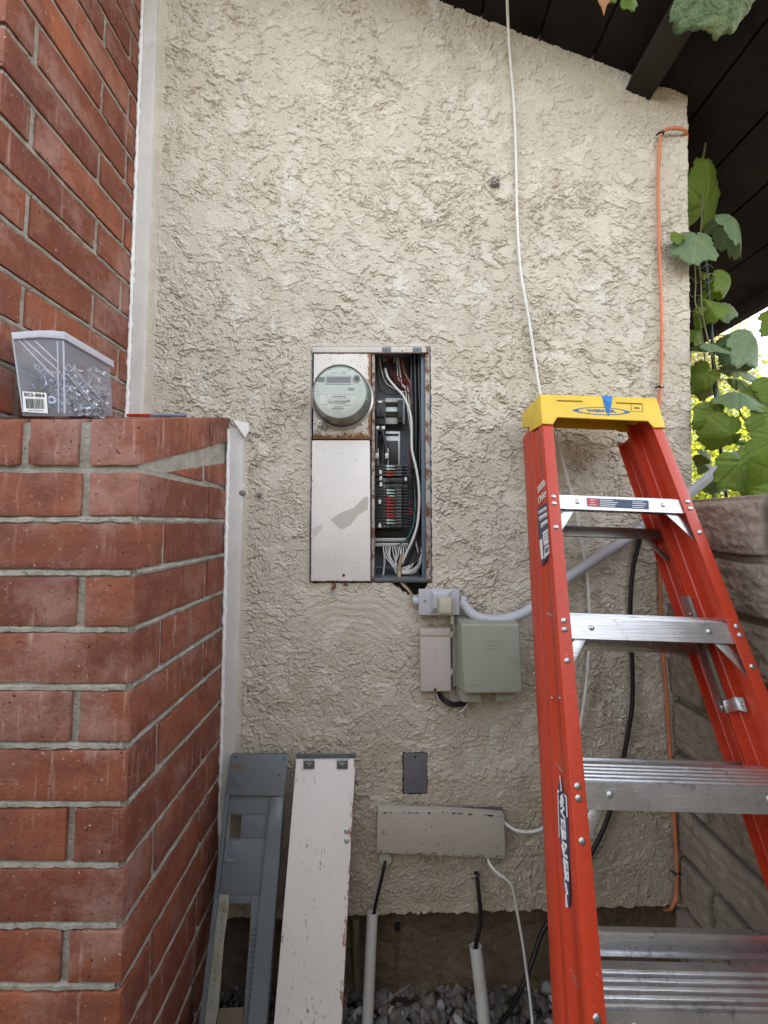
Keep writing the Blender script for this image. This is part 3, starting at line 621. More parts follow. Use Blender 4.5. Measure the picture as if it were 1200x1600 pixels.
for k in range(1, 6):
    v = k * PP; U = hw(v) - TK - .0005; D = .078 - .001 * k
    hh = .0345 if k > 4 else .040
    # step section in (along tread, down): front lip, grooved tread, rear lip
    q = [(0, 0)]
    ng = 5; x_ = .006
    for i in range(ng):
        a = .006 + i * (D - .012) / ng; wq = (D - .012) / ng
        q += [(a, 0), (a + wq * .12, .0022), (a + wq * .42, .0022), (a + wq * .5, 0), (a + wq * .62, -.0006), (a + wq * .9, -.0006)]
    q += [(D, 0), (D, -.030), (D - .0022, -.030), (D - .0022, -.0030), (.0026, -.0030)]
    fz = LMn.T @ np.array([0, 0, 1.])
    q3 = []
    base = np.array([0, .0045, v])
    for a, b in q: q3.append(base + td * a + tn * b)
    q3 += [base + np.array([0, .0022, -hh]), base + np.array([0, 0, -hh])]
    sx = MB(); n = len(q3)
    sx.add([p + np.array([-U, 0, 0]) for p in q3] + [p + np.array([U, 0, 0]) for p in q3], [tuple(range(n)), tuple(range(n, 2 * n))[::-1]] + [(i, (i + 1) % n, n + (i + 1) % n, n + i) for i in range(n)])
    st_ = sx.build('step', M['alu'], lad, 0, local=True)
    for sgn in (-1, 1):
        rv = MB(); rivet(rv, (sgn * (U - .066), .0044, v - hh * .45), (0, -1, 0)); rv.build('rivet', M['steel'], st_, smooth=True, local=True)
    for sgn in (-1, 1):                  # flange rivets belong to the rail
        for dv_ in (-.006, -.0235, -.083):
            rv = MB(); rivet(rv, (sgn * (hw(v + dv_) - FL * .48), -.0002, v + dv_), (0, -1, 0)); rv.build('rivet', M['steel'], fr[sgn], smooth=True, local=True)
        br = MB(); a0 = np.array([sgn * (U - .052), .012, v - .028]); a1 = np.array([sgn * (hw(v) - .008), .010, v - .092])
        dr = a1 - a0; dr /= np.linalg.norm(dr); pr = np.cross(dr, [0, 1, 0]); pr /= np.linalg.norm(pr)
        br.prism([a0 + pr * .010, a0 - pr * .010, a1 - pr * .010, a1 + pr * .010], (0, .0022, 0)); br.prism([a0 + pr * .010, a0 + pr * .0078, a1 + pr * .0078, a1 + pr * .010], (0, .010, 0))
        br.build('knee_brace', M['alu'], lad, .0006, local=True)
    # rear horizontal brace
    yb = DW + .030; vb = {5: lw(880, 821, yb)[2], 3: lw(918, 1184.5, yb)[2], 2: lw(942, 1456, yb)[2]}.get(k, v - .02); U2 = hw(v) - .010
    rb = MB(); rb.box((-U2, yb, vb - .030), (U2, yb + .0022, vb)); rb.box((-U2, yb + .0021, vb - .0022), (U2, yb + .022, vb)); rb.box((-U2, yb - .006, vb - .030), (U2, yb, vb - .0278))
    rb.build('rear_brace', M['dalu'] if k == 5 else M['alu'], lad, .0006, local=True)
    if k in (5, 2):
        for sgn in (-1, 1):
            br = MB(); a0 = np.array([sgn * (U2 - .058), yb - .004, vb - .014]); a1 = np.array([sgn * (U2 - .004), yb - .004, vb - .080])
            dr = a1 - a0; dr /= np.linalg.norm(dr); pr = np.cross(dr, [0, 1, 0])
            br.prism([a0 + pr * .007 - dr * .006, a0 - pr * .007 - dr * .006, a1 - pr * .007, a1 - pr * .003 + dr * .006, a1 + pr * .003 + dr * .006, a1 + pr * .007], (0, .0022, 0)); br.build('rear_knee_brace', M['dalu'], lad, .0006, local=True)
# folding spreader bars
for sgn in (-1, 1):
    def mq(px, py, w_): q = lw(px, py, w_); return np.array([sgn * q[0], q[1], q[2]])
    wv_ = DW - .0045; a, b = mq(1069, 932, wv_), mq(1128, 1105, wv_); dr = (b - a) / np.linalg.norm(b - a); pr = np.cross(dr, [0, 1, 0])
    sb = MB(); poly = [a + pr * .011, a - pr * .011, b - pr * .010, b - pr * .006 + dr * .009, b + pr * .006 + dr * .009, b + pr * .010]; sb.prism(poly, (0, -.002, 0))
    sg_ = pr * (.011 if (pr[0] * sgn) > 0 else -.011); sb.prism([a + sg_, a + sg_ * .8, b + sg_ * .8, b + sg_], (0, -.007, 0))
    rivet(sb, a + dr * .040 + np.array([0, -.002, 0]), (0, -1, 0), .0038, .002); rivet(sb, b + np.array([0, -.002, 0]), (0, -1, 0), .0055, .003)
    sb.build('spreader_bar', M['dalu'], lad, local=True)
    sb = MB(); c = mq(1152, 1099, wv_ - .010); d = mq(1180, 1102, wv_ - .026); d[0] = sgn * min(abs(d[0]), hw(d[2]) - .010); c[0] = sgn * min(abs(c[0]), hw(c[2]) - .014); b3 = b + np.array([0, -.006, 0])
    up_ = np.array([0, 0, .0125]); sb.prism([b3 - up_ * .9, c - up_, c + up_, b3 + up_ * .9], (0, -.002, 0)); sb.prism([c - up_, d - up_ * 1.1, d + up_ * 1.1, c + up_], (0, -.002, 0)); rivet(sb, (c + d) / 2 + np.array([0, -.003, 0]), (0, -1, 0), .004, .003)
    sb.build('spreader_bar', M['alu'], lad, .0005, local=True)
# top cap: hollow moulded shell
cw = -.004; TL_, TR_ = lw(844, 616, cw), lw(1026, 622, cw); BL, BR = lw(847, 662, cw), lw(1040, 668, cw)
nl = [lw(x, y, cw) for x, y in ((863, 663), (870, 652), (1013, 658), (1022, 668))]
cyb = DW + .066; tc = MB()
tc.prism([TL_, TR_, BR, nl[3], nl[2], nl[1], nl[0], BL], (0, .0035, 0))
tB, bB, n1, n2 = lu(816, 646, TL_[0]), lu(811, 677, BL[0]), lu(827, 675, BL[0]), lu(827, 667, BL[0]); cyb = tB[1]
def back(p, z): return np.array([p[0], cyb, z])
zk = lw(915, 671, cyb)[2]
tc.prism([back(TL_, tB[2]), back(TR_, tB[2]), back(BR, bB[2]), back(nl[3], bB[2]), back(nl[2], zk), back(nl[1], zk), back(nl[0], bB[2]), back(BL, bB[2])], (0, -.0035, 0))
for (T_, B_, sg) in ((TL_, BL, 1), (TR_, BR, -1)):
    e0 = cw + .0035; e1 = cyb - .0035
    pl = [np.array([T_[0], e0, T_[2]]), np.array([T_[0], e1, tB[2]]), np.array([B_[0], e1, bB[2]]), np.array([B_[0], n2[1] + .001, n2[2]]), np.array([B_[0], n1[1], n1[2]]), np.array([B_[0], e0, B_[2]])]
    tc.prism(pl, (sg * .0035, 0, 0))
t0_ = min(TL_[2], TR_[2])
tc.hexa([np.array([TL_[0], cw + .0036, TL_[2] - .0035]), np.array([TR_[0], cw + .0036, TR_[2] - .0035]), np.array([TR_[0], cyb - .0036, tB[2] - .0035]), np.array([TL_[0], cyb - .0036, tB[2] - .0035]), np.array([TL_[0], cw + .0036, TL_[2] - .0002]), np.array([TR_[0], cw + .0036, TR_[2] - .0002]), np.array([TR_[0], cyb - .0036, tB[2] - .0002]), np.array([TL_[0], cyb - .0036, tB[2] - .0002])])
tcap = tc.build('top_cap', M['yellow'], lad, .0022, local=True)
rm = MB()                                # raised rim along the lower edge of the cap and slots
for a, b in ((BL, nl[0]), (nl[0], nl[1]), (nl[1], nl[2]), (nl[2], nl[3]), (nl[3], BR)):
    rm.tube([a + np.array([0, -.0002, .001]), b + np.array([0, -.0002, .001])], .0016, 6, smooth=0)
rm.build('rim', M['yellow'], tcap, smooth=True, local=True)
slm = plain('slot_ochre', (.25, .10, .01), .8, var=.1)
for xa, ya, xb, yb_ in ((871, 626, 909, 627.2), (963.5, 629.5, 1002, 631)):
    a, b = lw(xa, ya, cw - .0003), lw(xb, yb_, cw - .0003); dr = (b - a) / np.linalg.norm(b - a); pr = np.cross(dr, [0, 1, 0]); L = np.linalg.norm(b - a)
    poly = []; sl = MB()
    for t in np.linspace(-90, 90, 7): poly.append(b + dr * .0025 * math.cos(R(t)) + pr * .0025 * math.sin(R(t)))
    for t in np.linspace(90, 270, 7): poly.append(a + dr * .0025 * math.cos(R(t)) + pr * .0025 * math.sin(R(t)))
    sl.prism(poly, (0, .0002, 0)); sl.build('slot', slm, tcap, local=True)
def ellipse(mb, px, py, ax_, ay_, yy, rot, t=.0002, n=48, point=0.0):
    c = lw(px, py, yy); s_ = np.linalg.norm(lw(px + 1, py, yy) - c); xd = lw(px + 10, py + 10 * rot, yy) - c; xd /= np.linalg.norm(xd); yd = np.cross(xd, [0, 1, 0])
    poly = []
    for k in range(n):
        a = 2 * math.pi * k / n; ca, sa = math.cos(a), math.sin(a); ss = math.copysign(abs(sa) ** (1 + point), sa)
        poly.append(c + xd * ax_ * s_ * ca + yd * ay_ * s_ * ss)
    mb.prism(poly, (0, -t, 0)); return c, xd, yd, s_
lg = MB(); ellipse(lg, 940, 642.5, 45.5, 7.6, cw - .0001, .03, point=.45); lg.build('logo_oval', M['blue'], tcap, local=True)
lg = MB(); c_, xd_, yd_, s_ = ellipse(lg, 940, 642.5, 36, 5.9, cw - .0004, .03, point=.1); lg.build('logo_field', M['yellow'], tcap, local=True)
text_mb('WERNER.', c_ + np.array([0, -.0007, 0]), xd_, yd_, .0128, .0004, stretch=1.42, bold=.035).build('lettering', M['blue'], tcap, local=True)
c2 = lw(995, 637.5, cw - .0005); text_mb('300lb', c2, xd_, yd_, .0062, .0004, stretch=1.1, bold=.02).build('lettering', M['ink'], tcap, local=True)
fr_ = MB()
for (a, b) in (((986, 631), (1004, 632)), ((1004, 632), (1004, 643.5)), ((1004, 643.5), (987, 643)), ((987, 643), (986, 631))): fr_.tube([lw(*a, cw - .0003), lw(*b, cw - .0003)], .0005, 5, smooth=0)
fr_.build('label_frame', M['ink'], tcap, local=True)
for x, y in ((838, 640.5), (828, 646), (838.5, 654), (829, 663), (817, 666)):
    rv = MB(); p = lu(x, y, TL_[0] - .0004); rivet(rv, p, (-1, 0, 0), .0036, .0015); rv.build('rivet', M['steel'], tcap, smooth=True, local=True)
tp = MB(); P = [lw(941, 619.5, cw - .0016), lw(957.5, 620, cw - .0016), lw(955, 634, cw - .0022), lw(951.5, 650.5, cw - .0016), lw(946, 638, cw - .0018)]
P = [P[0] + np.array([0, .0, .0015])] + [P[1] + np.array([0, 0, .0015])] + P[2:]
tp.prism(P, (0, .0008, 0)); tb = [P[0] + np.array([0, .001, 0]), P[1] + np.array([0, .001, 0])]
tp.prism([P[0], P[1], P[1] + np.array([0, .03, .0012]), P[0] + np.array([0, .03, .0012])], (0, 0, .0008))
tape = tp.build('tape_strip', M['tape'], lad, .0004, local=True)
tp = MB()
for (xa, ya, xb, yb_) in ((944, 625, 954, 631), (946, 631, 954, 636), (948, 638, 953, 641)):
    tp.tube([lw(xa, ya, cw - .0026), lw((xa + xb) / 2, (ya + yb_) / 2 + 1, cw - .0034), lw(xb, yb_, cw - .0026)], .0007, 6)
tp.build('tape_crease', M['tape'], tape, smooth=True, local=True)
# labels on the outer face of the left rail
def side_quad(pts, m, name, par, off=.0006, t=.0003):
    mb = MB(); P = [lside(x, y, off) for x, y in pts]; mb.prism(P, (-t, 0, 0)); return mb.build(name, m, par, local=True)
wl = fr[-1]
lab = side_quad([(840.5, 794), (854, 785), (857.5, 838), (859, 867), (847, 884), (842, 838), (841, 815)], M['navy'], 'load_label', wl)
for i, pts in enumerate([[(841.5, 799), (853.5, 791), (854, 796), (842, 804)], [(842, 808), (854.5, 800), (855, 806), (843, 814)], [(845, 818), (855, 811), (855.5, 817), (845.5, 825)],
    [(848, 832), (856, 826), (857, 848), (850, 853)], [(843, 845), (847, 841), (849, 872), (846, 875)], [(851, 855), (857.5, 850), (858.5, 864), (850, 873)]]):
    side_quad(pts, M['white'], 'label_panel', lab, .0010)
bars = MB()
for i in range(7):
    t = i / 7; x0 = 851.5 + 5.6 * t; P = [lside(x0, 857.5 - 4 * t, .0014), lside(x0 + .45, 857.3 - 4 * t, .0014), lside(x0 + .8, 865 - 4 * t, .0014), lside(x0 + .35, 865.2 - 4 * t, .0014)]; bars.prism(P, (-.0002, 0, 0))
for (x0, y0, x1) in ((842, 802, 852), (843, 812, 853), (846, 822, 854), (849, 836, 855.5), (849.5, 840, 856), (850, 844, 856)):
    dy = -(x1 - x0) * .72; P = [lside(x0, y0, .0014), lside(x1, y0 + dy, .0014), lside(x1, y0 + dy + 1, .0014), lside(x0, y0 + 1, .0014)]; bars.prism(P, (-.0002, 0, 0))
bars.build('label_print', M['ink'], lab, local=True)
cA = lside(846, 758); ex = lside(853, 752) - lside(840, 763); ey = np.array([0, 0, 1.])
def side_text(s_, px, py, size, par, m='white', bold=.02):
    c = lside(px, py, .0006); xd = np.array([0, -1, .0]); return text_mb(s_, c, xd, (0, 0, 1), size, .0004, stretch=.95, bold=bold).build('lettering', M[m], par, local=True)
for x_, y_ in ((834.5, 1052), (836, 1075), (862.5, 1091), (874.5, 1091)):
    rv = MB(); rivet(rv, lside(x_, y_, .0002), (-1, 0, 0), .0038, .002); rv.build('rivet', M['steel'], wl, smooth=True, local=True)
side_text('300lb', 845.5, 760, .024, wl); side_text('136kg', 846.5, 777, .024, wl)
# worn oval badge lower down on the same face
bd_ = side_quad([(873.8, 1212), (878, 1236), (886.5, 1243), (888, 1290), (889, 1340), (890.5, 1400), (890, 1417), (885, 1419), (883, 1395), (877, 1330), (873, 1280), (872, 1240)], M['navy'], 'worn_badge', wl)
for pts in ([(874, 1212), (875, 1211), (878, 1236), (876.5, 1237)], [(871, 1235), (873.5, 1234), (873.5, 1238), (871, 1239)], [(875.5, 1244), (879, 1240), (881, 1256), (876, 1263)], [(880, 1240), (885.5, 1244), (887, 1276), (885.5, 1277), (884, 1246)],
            [(876, 1290), (879, 1293), (881, 1312), (877.5, 1308)], [(879.5, 1342), (881.5, 1338), (885.5, 1368), (883, 1372)], [(882, 1378), (885, 1380), (888, 1398), (885, 1398)], [(883.5, 1397), (885, 1396), (887.5, 1418), (884, 1417)],
            [(871.3, 1240), (872.3, 1240), (874.5, 1308), (873.5, 1308)], [(877, 1320), (880, 1316), (882, 1330), (879.5, 1333)]):
    side_quad(pts, M['white'], 'badge_patch', bd_, .0010)
cS = lside(881, 1310, .0012); text_mb('WERNER', cS, lside(886, 1390, .0012) - lside(876.5, 1240, .0012), (0, -1, 0), .026, .0003, stretch=1.15, bold=.03).build('lettering', M['white'], bd_, local=True)
# printed label on the front of the top step
yv = .0040
def fquad(mb, pts, y): mb.prism([lw(a, b, y) for a, b in pts], (0, -.0002, 0))
mb = MB(); fquad(mb, [(916.5, 778), (1013.5, 782), (1014, 796), (918, 791)], yv); sl_ = mb.build('warning_label', M['navy'], lad, local=True)
mb = MB(); fquad(mb, [(917, 778.4), (934.5, 779.2), (935.5, 791.6), (918.4, 790.8)], yv - .0003); mb.build('red_panel', M['redlab'], sl_, local=True)
mb = MB()
for i in range(4): y = 781 + i * 2.9; fquad(mb, [(937, y), (958 + (i * 7) % 9, y + .9), (958 + (i * 7) % 9, y + 1.8), (937, y + .9)], yv - .0003)
for i in range(4): y = 783.5 + i * 2.9; fquad(mb, [(988, y), (1005 + (i * 5) % 7, y + .7), (1005 + (i * 5) % 7, y + 1.5), (988, y + .8)], yv - .0003)
mb.build('label_print', M['white'], sl_, local=True)
cT = lw(926, 785, yv - .0005); 
for i, s in enumerate(('SAFETY', 'FIRST', 'LADDER')): text_mb(s, lw(926.3, 781.4 + 3.6 * i, yv - .0006), xd_, yd_, .0042, .0002, stretch=1.05).build('lettering', M['white'], sl_, local=True)

# ================================================================== ELECTRICAL PANEL
ep = thing('electrical_panel', 'rusty white flush electrical panel with round meter and an open breaker bay full of wires', 'electrical panel', (at(580, 911)[0], 0, at(580, 911)[2]))
def rect(mb, x0, y0, x1, y1, Yf, Yb):       # box whose FRONT face shows at these pixels when lying at depth Yf
    a = at(x0, y1, Yf); b = at(x1, y0, Yf); mb.box((a[0], Yf, a[2]), (b[0], Yb, b[2])); return mb
def pts(lst, Y): return [at(p[0], p[1], (p[2] if len(p) > 2 else Y)) for p in lst]
YP = -.009
xa, xb, zt, zb_ = at(489, 700, YP)[0], at(579, 700, YP)[0], at(530, 552, YP)[2], at(530, 909, YP)[2]
mcov = scratched('rusty_white_enamel', (.70, .66, .60), (.22, .10, .05), amt=.66, sc_=(110, 110, 110), speck=.66, rust_edges=[(0, xb, -1, .022), (2, at(530, 686, YP)[2], 1, .045), (2, zt, -1, .006)])
mdoor = scratched('white_enamel_door', (.80, .77, .72), (.20, .11, .07), amt=.75, sc_=(90, 90, 60), speck=.74, rust_edges=[(0, at(486, 800, YP)[0], 1, .004), (0, at(580, 800, YP)[0], -1, .006), (2, zb_, 1, .008)])
mfrm = scratched('rusty_cream_frame', (.60, .56, .49), (.20, .08, .04), amt=.58, sc_=(90, 90, 90), speck=.66, rust_edges=[(0, at(668, 546, 0)[0], -1, .03)])
medge = NT('rust_and_paint_edge'); medge.col(medge.mix(medge.ramp(medge.noise(38, 7, .7), .46, .56), (.40, .37, .32), medge.mix(medge.noise(90, 5, .7), (.07, .03, .015), (.24, .10, .04)))); medge.set(Roughness=.8); medge = medge.m
e = MB(); A = at(483, 912, 0); B = at(672, 541, 0); ib = .125
x0, z0, x1, z1 = A[0], A[2], B[0], B[2]; dvx = at(582, 700, 0)[0]
e.box((x0, .0, z0), (x0 + .0025, ib, z1)); e.box((x0 + .0026, .0, z1 - .0025), (x1 - .0001, ib, z1)); e.box((x0 + .0026, .0, z0 + .004), (x1 - .0001, ib, z0 + .0065)); e.box((x0 + .0026, ib - .002, z0 + .0066), (x1 - .003, ib, z1 - .0026))
xi = at(667, 700, 0)[0]
e.box((xi + .0035, -.001, z0 + .0066), (x1 - .0002, ib, z1 - .0026)); enc = e.build('enclosure', M['enc'], ep)
e = MB(); e.box((xi, -.003, z0 + .0067), (xi + .0035, .05, z1 - .010)); rect(e, 659.5, 552, 664.5, 903, .012, .014); e.build('inner_flange', M['enc'], ep, .0006)
e = MB(); rect(e, 580.5, 551, 585.5, 908, -.004, .07); e.build('divider', medge, ep, .0008)
e = MB(); rect(e, 666.3, 551, 670.5, 909, -.0035, -.0005); e.build('edge_strip', medge, ep, .0006)
e = MB(); rect(e, 482.5, 545, 486.5, 911, -.001, .004); e.build('edge_strip', M['rust'], ep, .0006)
e = MB(); rect(e, 488, 541.5, 669, 550.5, YP - .002, .0); tf = e.build('top_flange', mfrm, ep, .0012)
e = MB(); rect(e, 583, 903.5, 667, 908, -.004, .10); e.build('bottom_sill', M['dfr'], ep, .0008)
for xx in (597, 645):
    e = MB(); rect(e, xx, 542.5, xx + 14, 549.5, YP - .0032, YP - .0021); t_ = e.build('tab', M['dfr'], ep, .0006)
    e = MB(); e.lathe(at(xx + 7, 546.3, YP - .0032), (0, -1, 0), [(.0021, 0), (.0018, .0006)], 12); e.build('screw', M['ink'], t_)
e = MB(); rect(e, 489, 552, 580, 686, YP, -.001); mc = e.build('meter_cover', mcov, ep, .0014)
e = MB(); e.prism([at(487, 688, YP), at(577.5, 688, YP), at(578, 700, YP), at(579, 908, YP), at(486, 909, YP), at(486.5, 800, YP)], (0, .0075, 0)); door = e.build('lower_door', mdoor, ep, .0012)
e = MB(); e.lathe(at(537, 899, YP - .0002), (0, -1, 0), [(.0042, 0), (.004, .0006)], 16); e.build('screw_hole', M['ink'], door)
# worn, unpainted looking smear on the door (its own colour, an irregular band)
def blob(mb, poly, Y, t=.0002, n=6, jit=.0009, seed=1):
    rg = random.Random(seed); P = [at(x, y, Y) for x, y in poly]; out = []
    for i in range(len(P)):
        a, b = P[i], P[(i + 1) % len(P)]
        for k in range(n):
            q = a + (b - a) * k / n; out.append(q + np.array([rg.uniform(-jit, jit), 0, rg.uniform(-jit, jit)]))
    mb.prism(out, (0, -t, 0)); return mb
e = MB(); blob(e, [(516, 813), (530, 802), (552, 793), (572, 775), (576, 779), (574, 797), (570, 798), (558, 806), (548, 820), (534, 828), (528, 824), (522, 817)], YP - .0001, seed=3); e.build('paint_smear', plain('bare_tan_paint', (.53, .49, .43), .6, var=.04), door)
e = MB(); blob(e, [(488, 826), (504, 819), (502, 828), (489, 842)], YP - .0001, seed=5); e.build('paint_smear', plain('bare_tan_paint_pale', (.58, .55, .50), .6, var=.04), door)
e = MB(); e.lathe(at(540, 912, -.006), (0, -1, -.2), [(.005, 0), (.0055, .004), (.004, .007)], 10); e.build('door_screw', M['rust'], door)
e = MB(); e.tube([at(521, 911, -.002), at(523, 916, -.007), at(518, 920, -.010)], .004, 8); e.build('seal_wire', M['rust'], door, smooth=True)
e = MB(); rr = random.Random(4)
for _ in range(5): c = at(520 + rr.uniform(-4, 4), 926 + rr.uniform(-4, 3), -.010); e.tube([c, c + np.array([rr.uniform(-.008, .008), rr.uniform(-.003, .0), rr.uniform(-.008, .006)])], .0028, 6)
e.build('plastic_seal', M['clearp'], door, smooth=True)

# ---- meter
mcx = at(535.5, 624.5, YP); mpt = MB(); rr_m = .0872
mpt.lathe(mcx, (0, -1, 0), [(rr_m, 0), (rr_m + .001, .004), (rr_m + .001, .013), (rr_m - .004, .017), (rr_m - .0045, .012), (rr_m - .012, .010)], 72)
ring = mpt.build('ring', M['ringm'], mc, smooth=True)
b = MB(); b.lathe(mcx, (0, -1, 0), [(.082, .004), (.0825, .012), (.079, .018), (.0735, .060), (.0728, .074), (.0718, .074), (.0712, .0705)], 72)
meter = b.build('meter', M['meterb'], mc, smooth=True)
fcen = mcx + np.array([0, -.0708, 0]); FY_ = fcen[1]
b = MB(); b.lathe(fcen, (0, -1, 0), [(.0712, 0), (.0712, .0004)], 72); b.build('meter_face', M['meterf'], meter)
b = MB(); b.lathe(mcx + np.array([0, -.0765, 0]), (0, -1, 0), [(.0718, 0.0005), (.070, .0022), (.045, .0034), (.004, .0038), (.0002, .0038)], 72, cap=False); b.build('glass_cover', M['glass'], meter, smooth=True)
b = MB(); b.lathe(mcx + np.array([0, -.0735, 0]), (0, -1, 0), [(.0738, 0), (.0742, .0022), (.0733, .0038), (.0719, .0034), (.0716, 0)], 72, cap=False); b.build('rim', M['meterb'], meter, smooth=True)
def fpt(px, py, d=.0006): return at(px, py, FY_ - d)
def frect(x0, y0, x1, y1, d0, d1, m, name, bev=0):
    b = MB(); a, c = at(x0, y1, FY_ - d1), at(x1, y0, FY_ - d1); b.box((a[0], FY_ - d1, a[2]), (c[0], FY_ - d0, c[2])); return b.build(name, m, meter, bev)
frect(507.5, 586.5, 550, 600.5, .0005, .0028, M['white'], 'display_frame', .0008); frect(510.5, 588.8, 548, 598, .0029, .0033, M['lcd'], 'display')
frect(514, 579.2, 543.5, 585.4, .0005, .0008, M['meterl'], 'name_plate')
lb = MB(); lb.prism([fpt(500, 615.8, .0005), fpt(557, 616.5, .0005), fpt(557, 629, .0005), fpt(549, 637, .0005), fpt(540, 642, .0005), fpt(528, 644, .0005), fpt(515, 640, .0005), fpt(506, 634, .0005), fpt(500, 627, .0005)], (0, -.0003, 0)); lb.build('nameplate_label', M['meterl'], meter)
b = MB(); b.lathe(fpt(557.5, 592, .0005), (0, -1, 0), [(.0115, 0), (.0115, .003), (.0095, .0036), (.0085, .0012), (.0005, .0012)], 30); b.build('port_ring', M['meterl'], meter, smooth=True)
b = MB(); b.lathe(fpt(557.5, 592, .0018), (0, -1, 0), [(.0082, 0), (.008, .001), (.004, .0014)], 24); b.build('optical_port', M['plate'], meter, smooth=True)
b = MB(); b.lathe(fpt(557.5, 592, .0034), (0, -1, 0), [(.0034, 0), (.003, .0004)], 16); b.build('port_centre', M['ink'], meter)
b = MB(); b.lathe(fpt(549, 609, .0005), (0, -1, 0), [(.0108, 0), (.0108, .0004)], 30); b.build('badge', M['meterl'], meter)
b = MB(); b.tube([fpt(544.5, 608, .0012), fpt(546, 606.6, .0012), fpt(549, 606.8, .0012), fpt(552, 606.6, .0012), fpt(553.5, 608, .0012), fpt(552, 610, .0012), fpt(549, 609.2, .0012), fpt(546, 610, .0012), fpt(544.5, 608, .0012)], .0011, 6)
b.build('badge_mark', M['ink'], meter, smooth=True)
b = MB(); b.lathe(fpt(497.8, 593, .0005), (0, -1, 0), [(.0078, 0), (.0074, .0008)], 24); b.box((fpt(499, 593)[0], FY_ - .0012, fpt(500, 597)[2]), (fpt(507, 593)[0], FY_ - .0004, fpt(500, 589)[2])); b.build('reset_tab', plain('grey_green', (.20, .25, .23), .5), meter)
def mtext(s, px, py, size, m='ink', st=1.0, bold=.0): return text_mb(s, at(px, py, FY_ - .0012), (1, 0, .02), (0, 0, 1), size, .0003, stretch=st, bold=bold).build('lettering', M[m], meter)
mtext('SCE 322010-224475', 529.5, 627.4, .0072, st=1.02, bold=.02); mtext('FOCUS AXRe-SD', 529, 619.8, .0050, bold=.03)
mtext('FORM 2S CL200 240V 3W 60Hz TA 30 Kh 7.2', 529, 623.2, .0030, 'plate'); mtext('AMP', 510, 619.6, .0026, 'plate')
b = MB(); rg = random.Random(2)
for (xa_, xb2, y) in ((515, 541, 630.3), (505, 512, 632.5), (537, 549, 633.2), (521, 534, 635.6), (517, 538, 637.8), (520, 536, 639.2), (526, 531, 642.4), (515, 528, 582.5), (533, 542, 581.2), (532, 541, 583.6)):
    x = xa_
    while x < xb2:
        l = rg.uniform(.8, 2.2); a, c = fpt(x, y + .45, .0011), fpt(min(x + l, xb2), y - .45, .0011); b.box((a[0], a[1], a[2]), (c[0], a[1] + .0002, c[2])); x += l + .5
for i in range(14): x = 518 + i * 2.1; y = 571.8 + abs(i - 6.5) * .17; a, c = fpt(x, y + 3, .0009), fpt(x + .35, y, .0009); b.box((a[0], a[1], a[2]), (c[0], a[1] + .0002, c[2]))
for i in range(6): y = 601 + i * 3.6; a, c = fpt(490.5, y, .0009), fpt(497, y - .35, .0009); b.box((a[0], a[1], a[2]), (c[0], a[1] + .0002, c[2])); a, c = fpt(561.5, y, .0009), fpt(568, y - .35, .0009); b.box((a[0], a[1], a[2]), (c[0], a[1] + .0002, c[2]))
b.build('fine_print', M['plate'], meter)
b = MB(); b.tube([fpt(498, 616.2, .001), fpt(557.5, 616.8, .001)], .0003, 4, smooth=0); b.tube([fpt(498, 600, .001), fpt(498.5, 628, .001)], .0002, 4, smooth=0); b.tube([fpt(559.5, 602, .001), fpt(560, 626, .001)], .0002, 4, smooth=0); b.build('moulding_line', M['plate'], meter)
for x, y in ((514.5, 577), (544, 577.3)): frect(x, y, x + 2.6, y + 1.2, .0004, .001, M['ink'], 'latch')
b = MB(); b.box((at(517, 650, -.062)[0], mcx[1] - .066, at(517, 652, -.062)[2] - .001), (at(528, 650, -.062)[0], mcx[1] - .054, at(517, 652, -.062)[2] + .004)); b.build('cover_tab', M['plate'], meter, .0006)
# ring lock and seal
lk = MB(); c = at(501, 662, -.028); lk.lathe(c, (-.1, -1, -.1), [(.009, -.014), (.009, 0), (.0065, .001), (.006, .005), (.0035, .005), (.003, .002)], 20); lk.build('ring_lock', M['ringm'], mc, smooth=True)
lk = MB(); c = at(505, 664, -.018); lk.prism([at(500, 652, -.020), at(513, 660, -.020), at(507, 672, -.020), at(494, 664, -.020)], (0, .01, 0)); lk.build('lock_plate', M['ringm'], mc, .001)
lk = MB(); rg = random.Random(8)
for _ in range(4): c = at(497 + rg.uniform(-3, 7), 671 + rg.uniform(-4, 3), -.022); lk.tube([c, c + np.array([rg.uniform(-.010, .010), 0, rg.uniform(-.004, .006)]), c + np.array([rg.uniform(-.008, .008), -.003, rg.uniform(-.008, .0)])], .0035, 8)
lk.build('meter_seal', M['clearp'], mc, smooth=True)
lk = MB(); lk.lathe(at(565.5, 662, YP - .001), (0, -1, 0), [(.0045, 0), (.0045, .002), (.002, .0035)], 14); lk.build('screw', M['ringm'], mc, smooth=True)

# ---- breaker bay
YB_ = .085
def brect(x0, y0, x1, y1, Yf, Yb, m, name, par=ep, bev=.0006):
    b = MB(); rect(b, x0, y0, x1, y1, Yf, Yb); return b.build(name, M[m] if isinstance(m, str) else m, par, bev)
brect(590, 622, 632.5, 662.5, .085, .089, 'bus', 'bus_plate'); brect(592, 628, 623, 634, .079, .0845, 'groutd', 'bus_slot'); brect(592, 639, 624, 643.5, .070, .082, 'bus', 'bus_bar'); brect(592, 647, 622, 651, .079, .0845, 'groutd', 'bus_slot')
cn = MB(); rect(cn, 621.5, 625, 629.5, 659.5, .058, .083); rect(cn, 623, 631, 627.5, 653, .052, .0575); cn.build('connector_block', M['black'], ep, .001)
brect(598, 674, 625, 726, .088, .091, 'bus', 'lower_plate'); brect(598.5, 677.5, 623, 680, .083, .0875, 'groutd', 'plate_slot'); brect(599, 688.5, 622, 726, .080, .0875, 'black', 'base_block')
